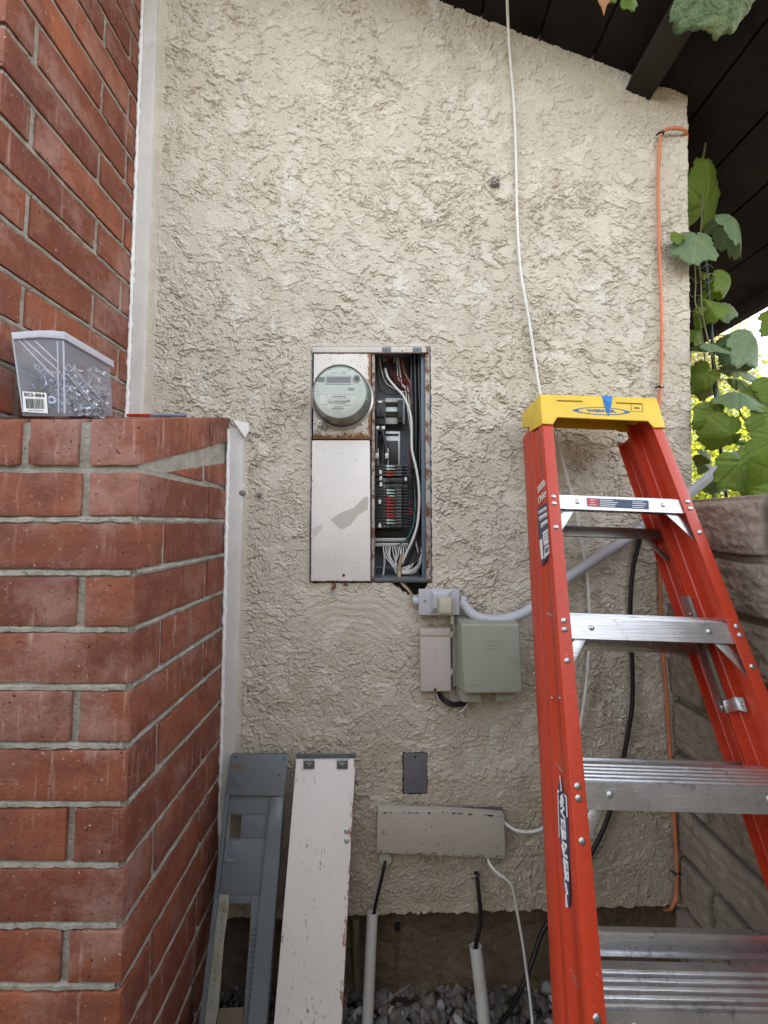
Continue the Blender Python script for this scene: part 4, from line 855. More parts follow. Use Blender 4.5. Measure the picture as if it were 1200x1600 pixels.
mbk = brect(585.6, 621, 602.5, 663, .030, .08, 'brk', 'main_breaker', bev=.0012)
brect(586.5, 625.5, 601.5, 628.5, .0275, .0295, 'seg', 'label_plate', mbk); brect(591, 626, 597, 629.5, .0260, .0270, 'white', 'rating_label', mbk)
for x in (588, 595.5):
    brect(x, 638, x + 5, 651, .018, .0295, 'black', 'toggle', mbk, .0012)
brect(585.6, 664, 602.5, 674, .040, .08, 'black', 'breaker_foot', mbk)
for x in (587, 596): brect(x, 665.5, x + 5.5, 671, .036, .0395, 'steel', 'lug', mbk, .0012)
W = MB(); W.tube(pts([(588, 672), (587.5, 690), (587, 705), (586.5, 712)], .045), .0062, 10); W.build('feeder_cable', M['bcable'], ep, smooth=True)
W = MB(); W.tube(pts([(597, 672), (599, 682), (602, 695), (603.5, 709)], .045), .0062, 10); W.build('feeder_cable', M['bcable'], ep, smooth=True)
for x in (586.5, 602):
    l = brect(x, 708, x + 5, 716.5, .030, .06, 'ringm', 'terminal_lug'); b = MB(); b.lathe(at(x + 2.5, 712, .0298), (0, -1, 0), [(.0028, 0), (.0024, .001)], 12); b.build('lug_screw', M['steel'], l, smooth=True)
    brect(x + 3.8, 700, x + 4.8, 727, .040, .043, 'bus', 'bus_strap')
rowsB = [(726.2, 'w'), (730.6, 'w'), (735.5, 'r'), (740.2, 'r'), (747, 'b'), (756.5, 'b'), (763.8, 'w'), (768.3, 'w'), (772.9, 'm'), (777.5, 'r'), (782, 'r'), (786.8, 'r'), (791.8, 'r'), (796.8, 'r'), (801.3, 'r'), (805.6, 'r'), (810.6, 'w'), (815.2, 'w'), (820.2, 'k')]
for i, (y, c_k) in enumerate(rowsB):
    h = 4.0 if c_k != 'b' else 8.0
    if c_k == 'k': h = 5.4
    dep = .032 + (i % 3) * .0008
    bk = brect(585.6, y - .35, 628.5, y + h, dep + .006, .08, 'brk', 'breaker', bev=.0008)
    if c_k in 'wrm':
        brect(604, y + .6, 608.2, y + h - .4, dep - .004, dep + .0055, 'twht' if c_k == 'w' else 'tred', 'toggle', bk, .0008)
        tg = MB(); q = [at(608.4, y + .9, dep), at(617.2, y + 1.9, dep), at(617.2, y + 2.7, dep), at(608.4, y + h - 1.0, dep)]; tg.prism(q, (0, .0055, 0)); tg.build('toggle_mark', M['twht' if c_k in 'wm' else 'tred'], bk)
        brect(619, y + .9, 626.6, y + h - 1.2, dep + .002, dep + .0055, 'seg', 'breaker_window', bk, .0004)
    else:
        b = MB(); b.lathe(at(606, y + h * .5, dep + .0055), (0, -1, 0), [(.0035, 0), (.003, .0025)], 12); b.build('toggle', M['seg'], bk, smooth=True)
        brect(609.5, y + 1.3, 617, y + h - 1.3, dep + .001, dep + .0055, 'black', 'toggle_slot', bk, .0006)
    brect(598.6, y + 1.1, 603.2, y + h - 1.5, dep + .0025, dep + .0055, 'seg', 'breaker_clip', bk, .0003)
    brect(629.5, y + .8, 636.5, y + h - .4, .045, .075, 'black', 'terminal_screw', bk, .0006)
for x, y in ((592.5, 734.5), (593, 744), (593.3, 753.7), (591.5, 780.6), (591.5, 818)): brect(x, y, x + 4, y + 6.2, .0345, .0355 + .004, 'white', 'circuit_sticker', ep, .0002)
brect(632.5, 745.5, 635.5, 751, .040, .044, 'white', 'circuit_sticker', ep, .0002)
brect(585.6, 826.5, 634, 838, .075, .09, 'black', 'base_block')
for k, y in enumerate((840.8, 848.8)):
    nb = brect(584.5, y, 636 + k * 2, y + 5, .060 - k * .01, .075, 'bus', 'neutral_bar', ep, .0008)
    b = MB()
    for j in range(13): b.lathe(at(587 + j * 3.9, y + 2.4, .0598 - k * .01), (0, -1, 0), [(.0026, 0), (.0024, .0012), (.0008, .0012)], 10)
    tag(b.build('screw_row', M['ringm'], nb, smooth=True), kind='stuff')
b = MB(); rect(b, 586, 885, 636, 887.5, .086, .095); rect(b, 637, 888, 655, 903, .07, .11); b.build('knockout_ridge', M['enc'], ep, .001)
def wire(lst, Y, r, m, name='wire'):
    b = MB(); b.tube(pts(lst, Y), r, 8); return b.build(name, M[m], ep, smooth=True)
# thick dark cables on the right
for x0_, x1_, x2_, Yw, rr2 in ((646, 646.5, 652, .050, .0052), (650, 650.5, 655, .042, .0055), (653.5, 654, 657, .050, .0052), (657, 657.5, 659.5, .040, .0050), (643.5, 645, 650, .062, .0048), (660.5, 661, 660, .055, .0045)):
    wire([(x0_ - 2, 552), (x0_ - 1 + 2 * math.sin(x0_), 600), (x1_, 660), (x1_ + 1.5 * math.sin(x1_), 720), (x2_ - 1, 780), (x2_, 830), (x2_ - 4, 862), (x2_ - 14, 885)], Yw, rr2, 'bcable', 'cable')
wire([(602, 576, .05), (606, 590, .045), (618, 605, .04), (630, 618, .035), (638, 636, .03), (642.5, 655, .028), (643, 680, .028), (644, 705, .028), (650, 730, .026), (654.5, 760, .024), (655, 790, .024), (652, 820, .024), (644, 845, .026), (634, 866, .032), (628, 880, .04)], .03, .0036, 'wcable')
wire([(628.5, 866, .034), (625.5, 878, .037), (623.5, 892, .04)], .03, .0052, 'copper', 'cable_sheath')
for i, (xs_, xm, ym, xe, ye, m) in enumerate([(590, 594, 600, 622, 612, 'old'), (592, 600, 592, 628, 612, 'wcable'), (588, 592, 604, 612, 617, 'bcable'), (604, 612, 580, 638, 602, 'rcable'), (605, 616, 588, 640, 610, 'rcable'), (620, 622, 590, 634, 611, 'wcable'),
        (622, 628, 600, 637, 606, 'wcable'), (630, 636, 588, 641, 615, 'rcable'), (627, 632, 582, 643, 606, 'copper'), (645, 645, 590, 642, 628, 'copper'), (612, 616, 592, 640, 618, 'bcable'), (625, 628, 586, 640, 600, 'rcable')]):
    wire([(xs_, 556, .075), (xm, ym, .06), ((xm + xe) / 2 + 2, (ym + ye) / 2 + 1, .05), (xe, ye, .05), (xe + 3, ye + 30, .055), (643, 680, .06)] if xe > 630 else [(xs_, 556, .075), (xm, ym, .06), ((xm + xe) / 2 - 2, (ym + ye) / 2 + 3, .05), (xe, ye, .05), (632, 612, .056)], .05, .0016, m)
wire([(640, 688), (639.5, 705), (641, 722), (641.5, 738)], .05, .0024, 'rcable')
for k, x in enumerate((601, 617, 622)): b = MB(); b.tube([at(x, 551, .085), at(x, 566, .080)], .006, 8); b.build('cable_sheath', M['copper'], ep, smooth=True)
b = MB(); b.prism([at(x, y, .10) for x, y in ((604, 595), (618, 584), (640, 590), (645, 610), (638, 616), (612, 602))], (0, .004, 0)); b.build('red_tape_flag', plain('dark_red_tape', (.16, .01, .008), .6), ep)
# branch wires leaving the breakers
for i, (y, c_k) in enumerate(rowsB):
    if c_k == 'b': continue
    wire([(634, y + 2, .05), (640, y + 3, .045), (645, y + 6 - (i % 3) * 2, .045), (649 + (i % 2), y + 16, .05)], .05, .0017, 'rcable' if i in (10, 12, 13, 14) else 'bcable')
wire([(648, 766, .045), (648.5, 785, .03), (648, 800, .028), (646, 820, .026), (637, 840, .028), (626, 850, .035), (618, 853, .045)], .03, .0020, 'gcable')
wire([(634, 708, .04), (632, 714, .035), (634, 721, .035), (640, 722, .04), (644, 719, .04)], .04, .0010, 'bcable')
wire([(662, 715, .03), (659, 728, .03), (655, 738, .03), (664, 748, .03), (662, 770, .03)], .03, .0011, 'bcable')
# white neutrals fanning out below the bars
for i in range(11):
    x = 599 + i * 3.5
    r1, r2, r3 = random.uniform(-2, 2), random.uniform(-3, 3), random.uniform(-3, 4); wire([(x, 854, .050 - .004 * (i % 3)), (x + r1 + 1, 866 + r2, .042 - .006 * (i % 2)), (x + (620 - x) * .5 + r3, 880 + r1, .038), (620 + r3, 895 + r2 * .5, .05)], .045, random.choice((.0013, .0015, .0018)), 'wcable')
for i in range(8):
    q = [random.uniform(-2.4, 2.4) for _ in range(8)]; wire([(647 + i * 1.3 + q[0], 836 + i * 3, .055), (652 + i * .9 + q[1], 855 + q[2], .045 - .004 * (i % 3)), (653 + i * .7 + q[3] * .6, 870 + i + q[4], .040), (642 + i * .8 + q[5], 882 + i * 1.6 + q[6] * .4, .038 + .003 * (i % 2)), (631 + q[7], 888 + i * 1.2, .042), (624, 890 + i, .05)], .045, random.choice((.0013, .0016)), 'wcable')
b = MB(); b.prism([at(x, y, .07) for x, y in ((599.5, 862), (602.5, 862), (602, 880), (600, 899), (597.5, 899), (599.5, 880))], (0, .001, 0)); b.build('bonding_strap', M['wcable'], ep)
b = MB(); b.tube(pts([(624, 890, .045), (624.5, 905, .02), (630, 914, .004), (638, 922, -.006), (645, 931, -.012)], .02), [.006, .005, .004, .0035, .0035], 8); b.build('outgoing_wires', M['copper'], ep, smooth=True)
b = MB(); b.tube(pts([(626, 892, .045), (627, 906, .015), (636, 916, .0), (646, 928, -.014)], .02), .0022, 8); b.build('outgoing_wires', M['bcable'], ep, smooth=True)

# ================================================================== BOXES AND FITTINGS ON THE WALL
cb = thing('conduit_box', 'pale grey plastic conduit box with faceted front, right below the open panel', 'conduit box', tuple(at(686, 962)))
b = MB(); D_ = -.052
b.prism([at(656, 962, -.006), at(719, 962, -.006), at(719, 920, -.006), at(656, 920, -.006)], (0, .005, 0))
def frust(mb, back_px, Yb, front_px, Yf):
    P = [at(x, y, Yb) for x, y in back_px] + [at(x, y, Yf) for x, y in front_px]
    mb.add(P, [(0, 1, 2, 3)[::-1], (4, 5, 6, 7)] + [(i, (i + 1) % 4, 4 + (i + 1) % 4, 4 + i) for i in range(4)]); return mb
frust(b, [(655, 960), (719, 960), (719, 921), (655, 921)], -.0065, [(654, 961), (718, 961), (718, 920), (654, 920)], -.040)
cbx = b.build('box', M['pvc'], cb, .0015)
b = MB(); frust(b, [(672, 959), (706, 959), (706, 922), (672, 922)], -.0402, [(678, 950), (699, 950), (699, 928), (678, 928)], D_); b.build('raised_cover', M['pvc'], cb, .0012)
b = MB(); c = at(664, 939, -.0402); b.lathe(c, (0, -1, 0), [(.0035, 0), (.0032, .0015), (.001, .0010)], 14); b.build('screw', M['steel'], cb, smooth=True)
for xa_, xb2 in ((645, 654), (719, 727)):
    b = MB(); b.tube([at(xa_, 938.5, -.024), at(xb2, 938.5, -.024)], .0135, 20, smooth=0); hub = b.build('hub', M['pvc'], cb, .001)
bt = thing('bonding_terminal', 'beige plastic terminal block strapped over the pale grey conduit box', 'terminal block', tuple(at(695, 963, -.06)))
b = MB(); frust(b, [(683, 963), (708, 964), (708, 932), (683, 932)], D_ - .0005, [(686.5, 960), (706, 961), (706, 936), (686.5, 936)], -.076); b.build('block', M['beige'], bt, .002)
b = MB(); b.prism([at(688, 940, -.0765), at(704.5, 940, -.0765), at(704.5, 958, -.0765), at(688, 958, -.0765)], (0, -.004, 0)); b.build('cover', M['beige'], bt, .0012)
b = MB(); rect(b, 705, 935, 708, 975, -.060, -.040); b.build('stem', M['beige'], bt, .001)

nid = thing('telephone_network_box', 'large grey green plastic telephone box with embossed cover, under the curved grey conduit', 'utility box', tuple(at(760, 1083)))
b = MB(); rect(b, 707, 962, 800, 1074, -.020, -.006); b.build('back_plate', M['nid'], nid, .006, 3)
b = MB(); frust(b, [(711, 1073), (803, 1071), (803, 964), (711, 964)], -.0205, [(727, 1084), (817, 1083), (812, 976), (721, 975)], -.100); cv = b.build('cover', M['nid'], nid, .005, 3)
b = MB(); frust(b, [(712, 1086), (746, 1086), (746, 1070), (712, 1070)], -.010, [(722, 1097), (752, 1098), (752, 1080), (722, 1080)], -.070); b.build('cable_entry', M['nid'], nid, .002)
b = MB(); frust(b, [(768, 1082), (800, 1082), (800, 1066), (768, 1066)], -.010, [(775, 1096), (805, 1094), (805, 1080), (775, 1080)], -.066); b.build('cable_entry', M['nid'], nid, .002)
b = MB(); 
def cface(px, py): 
    A3, B3, C3 = at(727, 1084, -.100), at(817, 1083, -.100), at(721, 975, -.100)
    return at(px, py, -.1001)
rg = random.Random(5)
for (x0_, x1_, y) in ((756, 782, 1001.5), (757, 781, 1007.5), (758, 781, 1013.5), (731, 751, 1069), (733, 749, 1072), (798, 813, 1032), (801, 813, 1036)):
    x = x0_
    while x < x1_:
        l = rg.uniform(1.2, 2.6); a, c = at(x, y + .5, -.1002), at(min(x + l, x1_), y - .5, -.1002); b.box((a[0], a[1] - .0012, a[2]), (c[0], a[1] + .0004, c[2])); x += l + .7
b.build('embossed_text', M['nid'], cv)
b = MB(); b.lathe(at(769, 1027.5, -.1), (0, -1, 0), [(.0042, 0), (.0042, .0008), (.003, .0008), (.003, .0002)], 18); b.build('embossed_mark', M['nid'], cv, smooth=True)
b = MB(); rect(b, 745, 949.5, 756, 953, -.008, -.002); rect(b, 747, 953, 755, 961, -.008, -.004); b.build('mount_tab', M['nid'], nid, .001)

tb_ = thing('telephone_box', 'small narrow telephone junction box painted beige, hinged at its right edge', 'junction box', tuple(at(680, 1082)))
b = MB(); b.prism([at(655.5, 983, -.026), at(704.5, 981, -.026), at(705.5, 1081, -.026), at(657, 1082, -.026)], (0, .022, 0)); b.build('body', M['tel'], tb_, .003, 3)
b = MB(); b.prism([at(656.5, 994.5, -.031), at(703.5, 994.5, -.031), at(704.5, 1080, -.031), at(658, 1081, -.031)], (0, .0048, 0)); lid_ = b.build('front_cover', M['tel'], tb_, .0022, 3)
b = MB(); b.prism([at(655.5, 984, -.033), at(703.5, 983, -.033), at(703.5, 993.8, -.033), at(657, 993.8, -.033)], (0, .0065, 0)); b.build('hood', M['tel'], tb_, .002)
for y in (987, 1046):
    b = MB(); rect(b, 703, y, 707.5, y + 9, -.029, -.012); b.build('hinge', M['tel'], tb_, .001)
for i, ch_ in enumerate('TELEPHONE'): text_mb(ch_, at(681.5, 1054 - i * 5.2, -.0312), (0, 0, 1), (-1, 0, 0), .0075, .0018).build('lettering', M['tel'], lid_)
b = MB(); c = at(681.5, 1064, -.0311); b.tube([c + .0075 * np.array([math.cos(t), 0, math.sin(t)]) for t in np.linspace(0, 2 * math.pi, 25)], .0005, 6, smooth=0); b.tube([c + np.array([-.002, 0, .004]), c + np.array([-.002, 0, -.001]), c + np.array([.003, 0, -.004])], .0005, 6, smooth=0); b.build('embossed_ring', M['tel'], lid_, smooth=True)
b = MB(); b.lathe(at(680, 1077.5, -.0312), (0, -1, 0), [(.004, 0), (.0035, .002), (.001, .0015)], 12); b.build('screw', M['ink'], lid_, smooth=True)
for lst, r_, m, lab in (([(684, 1081, -.012), (689, 1092, -.016), (699, 1100, -.02), (712, 1103, -.02), (727, 1100, -.018), (738, 1091, -.015)], .0038, 'bcable', 'thick black cable looping lowest out of the small beige box'),
        ([(688, 1081, -.018), (693, 1090, -.022), (702, 1096, -.026), (713, 1099, -.026), (728, 1096, -.02), (742, 1090, -.014)], .0036, 'bcable', 'black cable nested just above the lowest one, looping under the grey green box'),
        ([(682, 1080, -.010), (684, 1090, -.012), (692, 1098, -.014), (704, 1104, -.016)], .0018, 'wcable', 'thin white wire curving below the small beige box'),
        ([(731, 1098, -.02), (727, 1106, -.02), (718, 1113, -.014)], .0022, 'wcable', 'short cut end of white wire under the grey green box')):
    b = MB(); b.tube(pts(lst, -.02), r_, 8); tag(b.build('cable', M[m], None, smooth=True), lab, 'cable')
b = MB(); rect(b, 630.5, 1177, 667, 1239.5, -.0005, .004); bp = b.build('blank_plate', M['plate'], None, .0015); tag(bp, 'small grey blank cover plate set into chipped stucco', 'cover plate')
for y in (1182.5, 1231):
    b = MB(); b.lathe(at(648.5, y, -.0006), (0, -1, 0), [(.0030, 0), (.0026, .0008)], 14); o_ = b.build('plate_screw', M['ink'] if y < 1200 else M['steel'], bp, smooth=True)
# crumbs of broken stucco round the plate
lb_ = thing('long_wire_box', 'long horizontal painted metal box with scuffed edges, below the grey blank plate', 'junction box', tuple(at(690, 1340)))
b = MB(); b.prism([at(589, 1262, -.010), at(785.5, 1264, -.010), at(787, 1338, -.010), at(589, 1332, -.010)], (0, .008, 0)); b.build('back_box', M['darkm'], lb_, .001)
b = MB(); b.prism([at(590, 1266, -.034), at(700, 1269, -.034), at(788, 1275, -.034), at(790, 1342, -.034), at(588, 1333, -.034)], (0, .0238, 0)); lc = b.build('cover', M['longb'], lb_, .003)
b = MB(); rg = random.Random(3)
for (x0_, x1_, ya, yb2) in ((590, 788, 1267, 1275),):
    for i in range(26):
        t = rg.random(); x = x0_ + (x1_ - x0_) * t; y = (1267.5 + 7 * max(0, (t - .45) / .55) + (1.5 if t < .45 else 0)); w_ = rg.uniform(1, 7)
        b.prism([at(x, y, -.0342), at(x + w_, y + .3, -.0342), at(x + w_ * .8, y + rg.uniform(1, 2.6), -.0342), at(x + w_ * .3, y + rg.uniform(1.2, 4), -.0342)], (0, -.0002, 0))
for i in range(30):
    t = rg.random(); x = 590 + 196 * t; y = 1331 + 8.5 * t - rg.uniform(0, 3); w_ = rg.uniform(1, 6)
    b.prism([at(x, y, -.0342), at(x + w_, y + .3, -.0342), at(x + w_ * .7, y + 1.6, -.0342), at(x + w_ * .2, y + 1.4, -.0342)], (0, -.0002, 0))
b.prism([at(597, 1304, -.0342), at(598.5, 1304, -.0342), at(601, 1296, -.0342), at(599.8, 1296, -.0342)], (0, -.0002, 0))
tag(b.build('paint_chips', M['darkm'], lc), kind='stuff')
text_mb('COMTEC', at(691, 1305.5, -.0342), (1, 0, -.02), (0, 0, 1), .011, .0022, stretch=1.25).build('lettering', M['longb'], lc)
b = MB(); c = at(688, 1294.5, -.0343); b.tube([c + .0065 * np.array([math.cos(t), 0, math.sin(t)]) for t in np.linspace(0, 2 * math.pi, 25)], .0005, 6, smooth=0); b.build('embossed_ring', M['longb'], lc, smooth=True)

# ================================================================== CONDUIT AND CABLES
b = MB(); b.tube(pts([(721, 938, -.024), (727, 947, -.030), (739, 960, -.040), (757, 967, -.045), (780, 968.5, -.045), (805, 963, -.042), (828, 952, -.038), (855, 928, -.034), (888, 902, -.032), (935, 871, -.03), (985, 838, -.03), (1010, 820, -.03)], -.03), .0132, 18)
b.tube(pts([(1007, 822, -.03), (1040, 797, -.03), (1085, 764, -.03), (1124, 731, -.03), (1150, 712, -.03), (1235, 690, -.03)], -.03), .0132, 18)
b.tube([at(1003, 825, -.03), at(1017, 814.5, -.03)], .0155, 18, smooth=0)
tag(b.build('flexible_conduit', M['pvc'], None, smooth=True), 'grey plastic conduit curving from the conduit box behind the ladder towards the vine', 'conduit')
b = MB(); b.tube(pts([(791, -60, -.13), (792.5, 0, -.075), (794, 40, -.035), (797, 90, -.014), (803.5, 170, -.012), (806.5, 260, -.012), (808, 340, -.012), (813, 420, -.013), (823, 480, -.013), (834, 550, -.014), (843, 610, -.02), (856, 655, -.03), (870, 690, -.03), (884, 740, -.025), (900, 800, -.02), (913, 870, -.02), (920, 930, -.02), (921, 985, -.02), (918, 1050, -.02), (909, 1120, -.02), (896, 1180, -.02), (880, 1250, -.02), (856, 1288, -.03), (834, 1299, -.035), (812, 1299, -.035), (798, 1293, -.03), (787, 1284, -.024)], -.01), .0041, 10)
tag(b.build('cord', M['wcable'], None, smooth=True), 'long white cord running down the stucco behind the ladder into the long metal box', 'cord')
b = MB(); b.tube(pts([(763, 1338, -.02), (764, 1348, -.03), (775, 1362, -.045), (792, 1375, -.05), (801, 1388, -.05), (808, 1425, -.05), (816, 1470, -.055), (823, 1520, -.06), (828, 1560, -.075), (833, 1610, -.10), (836, 1650, -.13)], -.02), .0034, 10)
tag(b.build('cord', M['wcable'], None, smooth=True), 'thin white cord dropping from the bottom of the long metal box to the gravel', 'cord')
b = MB(); b.tube(pts([(1004, 828, -.014), (997, 855, -.014), (989, 890, -.014), (985, 940, -.014), (986.5, 1000, -.014), (988.5, 1060, -.014), (987, 1110, -.014), (977, 1170, -.014), (965, 1225, -.014), (945, 1290, -.014), (915, 1350, -.014), (880, 1410, -.016), (848, 1455, -.02), (832, 1500, -.04), (815, 1545, -.07), (796, 1580, -.11), (775, 1610, -.15)], -.014), .0056, 10)
tag(b.build('cable', M['bcable'], None, smooth=True), 'thick black cable hanging from the conduit behind the ladder down to the gravel', 'cable')
b = MB(); oc = [(1072, 222, .02), (1073, 212, .004), (1070, 204, -.014), (1060, 200.5, -.018), (1046, 201, -.017), (1037, 205, -.015), (1032, 215, -.014), (1029, 260, -.012), (1028.5, 300, -.012), (1030, 380, -.012), (1032.5, 460, -.012), (1034, 540, -.012), (1032, 610, -.013), (1029, 640, -.012), (1030, 700, -.012), (1031, 850, -.012), (1032, 950, -.012), (1035, 1010, -.012), (1041, 1080, -.012), (1046, 1160, -.012), (1050, 1220, -.012), (1054, 1290, -.012), (1057.5, 1350, -.012), (1057, 1395, -.012), (1054, 1410, -.012), (1049, 1419, -.004), (1043, 1421, .012), (1036, 1421, .03)]
b.tube(pts(oc, -.012), .0044, 10); tag(b.build('cord', M['ocable'], None, smooth=True), 'faded orange cord clipped down the right edge of the stucco wall', 'cord')
for x, y, lab in ((1032, 210, 'black cable clip at the top bend of the orange cord'), (1031, 605, 'black cable clip on the orange cord just above the yellow cap'), (1033, 1003, 'black cable clip on the orange cord seen below the second rung'), (1056.5, 1363, 'lowest black cable clip on the orange cord near the block wall')):
    b = MB(); c = at(x, y, -.012); b.tube([c + np.array([-.0095, .004, .001]), c + np.array([-.006, -.006, 0]), c + np.array([.001, -.009, 0]), c + np.array([.006, -.005, 0]), c + np.array([.008, .006, -.001])], .0028, 8)
    k_ = b.build('cable_clip', M['black'], None, smooth=True); tag(k_, lab, 'clip', 'black clips along the orange cord')
    b = MB(); b.lathe(c + np.array([-.001, -.0105, 0]), (0, -1, 0), [(.003, 0), (.0022, .0018)], 10); b.build('nail', M['steel'], k_, smooth=True)
b = MB(); b.tube(pts([(1103, 395, .06), (1105, 430, .06), (1108, 470, .06), (1112, 520, .06), (1114, 560, .06), (1117, 600, .06), (1120, 640, .06), (1126, 700, .06), (1131, 745, .06), (1138, 800, .06)], .06), [.0042] * 4 + [.0048] * 6, 10)
tag(b.build('cable', plain('dark_green_black_hose', (.018, .028, .026), .45, var=.3), None, smooth=True), 'dark cable hanging vertically among the vine leaves', 'cable')
# small fixings
k_ = MB(); c = at(774, 283, -.012); s_ = .0018
k_.box(c + np.array([-.012, .0, -.009]), c + np.array([.014, .012, .004])); clipb = k_.build('cable_clamp', M['clip'], None, .002); tag(clipb, 'small grey plastic clamp left on the stucco beside the white cord', 'clamp')
for dx in (-.0065, .0065):
    k_ = MB(); cc = c + np.array([dx, -.001, .004 - abs(dx) * .2 - (dx > 0) * .004]); k_.tube([cc + np.array([.0055 * math.cos(t), 0, .0065 * math.sin(t)]) for t in np.linspace(R(40), R(320), 12)], .0019, 7, smooth=0); k_.build('hook', M['clip'], clipb, smooth=True)
for x, y, r_, lab in ((378.5, 770.5, .0085, 'round grey knob on the stucco, touching the white trim strip'), (405, 773, .006, 'small dark knob on the stucco, just right of the larger one')):
    k_ = MB(); k_.lathe(at(x, y, -.006), (0, -1, 0), [(r_, -.006), (r_, .004), (r_ * .8, .007), (r_ * .3, .008)], 16); tag(k_.build('anchor_knob', M['clip'], None, smooth=True), lab, 'knob')
k_ = MB(); k_.prism([at(364, 656.5, -.030), at(388.5, 661, -.022), at(389.5, 672, -.020), at(383, 684, -.030)], (0, .0012, 0)); k_.prism([at(364, 656.5, -.028), at(383, 685, -.028), at(380, 686, -.014), at(365, 661, -.014)], (.0008, .0, 0))
tag(k_.build('flashing_corner', M['trim'], None, .0004), 'bent triangular scrap of white flashing at the chimney shoulder', 'flashing')
k_ = MB(); k_.lathe(at(602, 1342.5, -.006), (0, -1, 0), [(.017, -.004), (.017, .003), (.0145, .005), (.004, .005)], 28); tag(k_.build('wall_bushing', M['beige'], None, smooth=True), 'round pale bushing in the stucco under the long box', 'bushing')
b = MB(); b.tube(pts([(602, 1344, -.0), (601, 1350, -.016), (597, 1370, -.022), (591, 1395, -.026), (586, 1418, -.03), (583, 1440, -.03)], -.02), .0042, 10); tag(b.build('cable', M['bcable'], None, smooth=True), 'black cable from the round bushing into the left white pipe', 'cable')
b = MB(); b.tube(pts([(745, 1366, .01), (745.5, 1374, -.012), (748, 1395, -.02), (750.5, 1420, -.028), (750, 1445, -.035), (745, 1468, -.04), (742, 1490, -.045)], -.02), [.004, .005, .0054, .0054, .0054, .0054, .005], 10); bc = b.build('cable', M['bcable'], None, smooth=True); tag(bc, 'black cable from a hole in the stucco into the right white pipe', 'cable')
b = MB(); b.tube(pts([(742, 1364, -.004), (747, 1366, -.013), (745, 1371, -.016), (748, 1378, -.012)], -.01), .0042, 8); b.build('taped_end', M['black'], bc, smooth=True)
def pipe(lst, r, m, lab):
    P = pts(lst, -.03); b = MB(); T = (P[0] - P[1]) / np.linalg.norm(P[0] - P[1])
    b.tube(P, r, 24, cap=False, smooth=0); b.tube([P[0], P[1]], r * .80, 24, cap=False, smooth=0)
    a = np.cross(T, [0, 1, 0]); a /= np.linalg.norm(a); c = np.cross(T, a); n = 24
    ring_ = [P[0] + rr * (math.cos(t) * a + math.sin(t) * c) for rr in (r, r * .8) for t in np.linspace(0, 2 * math.pi, n, endpoint=False)]
    b.add(ring_, [(i, (i + 1) % n, n + (i + 1) % n, n + i) for i in range(n)]); o = b.build('pvc_pipe', m, None, smooth=True); return tag(o, lab, 'pipe')
pipe([(582, 1425, -.032), (578.5, 1500, -.062), (574, 1600, -.100), (572, 1680, -.13)], .0142, M['pvcw'], 'upright white plastic pipe below the round bushing, leaning slightly left')
pipe([(743, 1478, -.050), (751, 1545, -.075), (758, 1610, -.10), (765, 1680, -.13)], .0158, M['pvcw'], 'shorter fat white plastic pipe leaning out from the foundation')
b = MB(); b.tube(pts([(556, 1434, .012), (557, 1500, .006), (560, 1560, -.01), (563, 1600, -.02)], 0), .0115, 14); tag(b.build('old_pipe', M['old'], None, smooth=True), 'brown weathered pipe against the foundation behind the white cover', 'pipe')
b = MB(); b.tube(pts([(621, 1448, .012), (620, 1480, .008), (618, 1520, .004), (616, 1560, -.01)], 0), .0028, 8); rod = b.build('ground_wire', M['rust'], None, smooth=True); tag(rod, 'thin rusty wire going down the foundation between the white pipes', 'wire')
b = MB(); b.lathe(at(621, 1447, .012), (0, -1, 0), [(.008, -.004), (.008, .006), (.004, .007), (.003, .004)], 12); b.build('wire_clamp', M['black'], rod, smooth=True)

# ================================================================== LEANING COVERS
def lean(YT, zt, YBm, zbm):                 # a plane leaning from (YT, zt) down to (YBm, zbm)
    p = np.array([0, YT, zt]); dn = np.array([0, zt - zbm, -(YT - YBm)]); return p, dn / np.linalg.norm(dn)
wcv = thing('panel_door', 'long white metal panel cover with rusty right edge, leaning against the stucco wall', 'panel cover', (.0, -.2, 0))
zT = at(510, 1182, -.03)[2]; pW, nW = lean(-.035, zT, -.215, 0.0)
def ow(px, py, o=0.0): return on_plane(px, py, pW, nW) - nW * o      # o > 0 stands proud towards the camera
def extend(a, b, z=0.004):                  # continue the line a->b down to height z
    t = (z - a[2]) / (b[2] - a[2]); return a + (b - a) * t
tl, tr, ml, mr = ow(463.5, 1181), ow(555.5, 1180), ow(428, 1600), ow(534, 1600)
bl, brr = extend(tl, ml), extend(tr, mr)
xr_e = lambda P: P
b = MB(); b.prism([tl, tr, brr, bl], nW * .002)
b.prism([tr + nW * .0021, tr - np.array([.0018, 0, 0]) + nW * .0021, brr - np.array([.0018, 0, 0]) + nW * .0021, brr + nW * .0021], nW * .022)
mw = NT('white_cover_enamel'); sx = mw.n('ShaderNodeSeparateXYZ'); mw.l(mw.geo.outputs['Position'], sx.inputs[0])
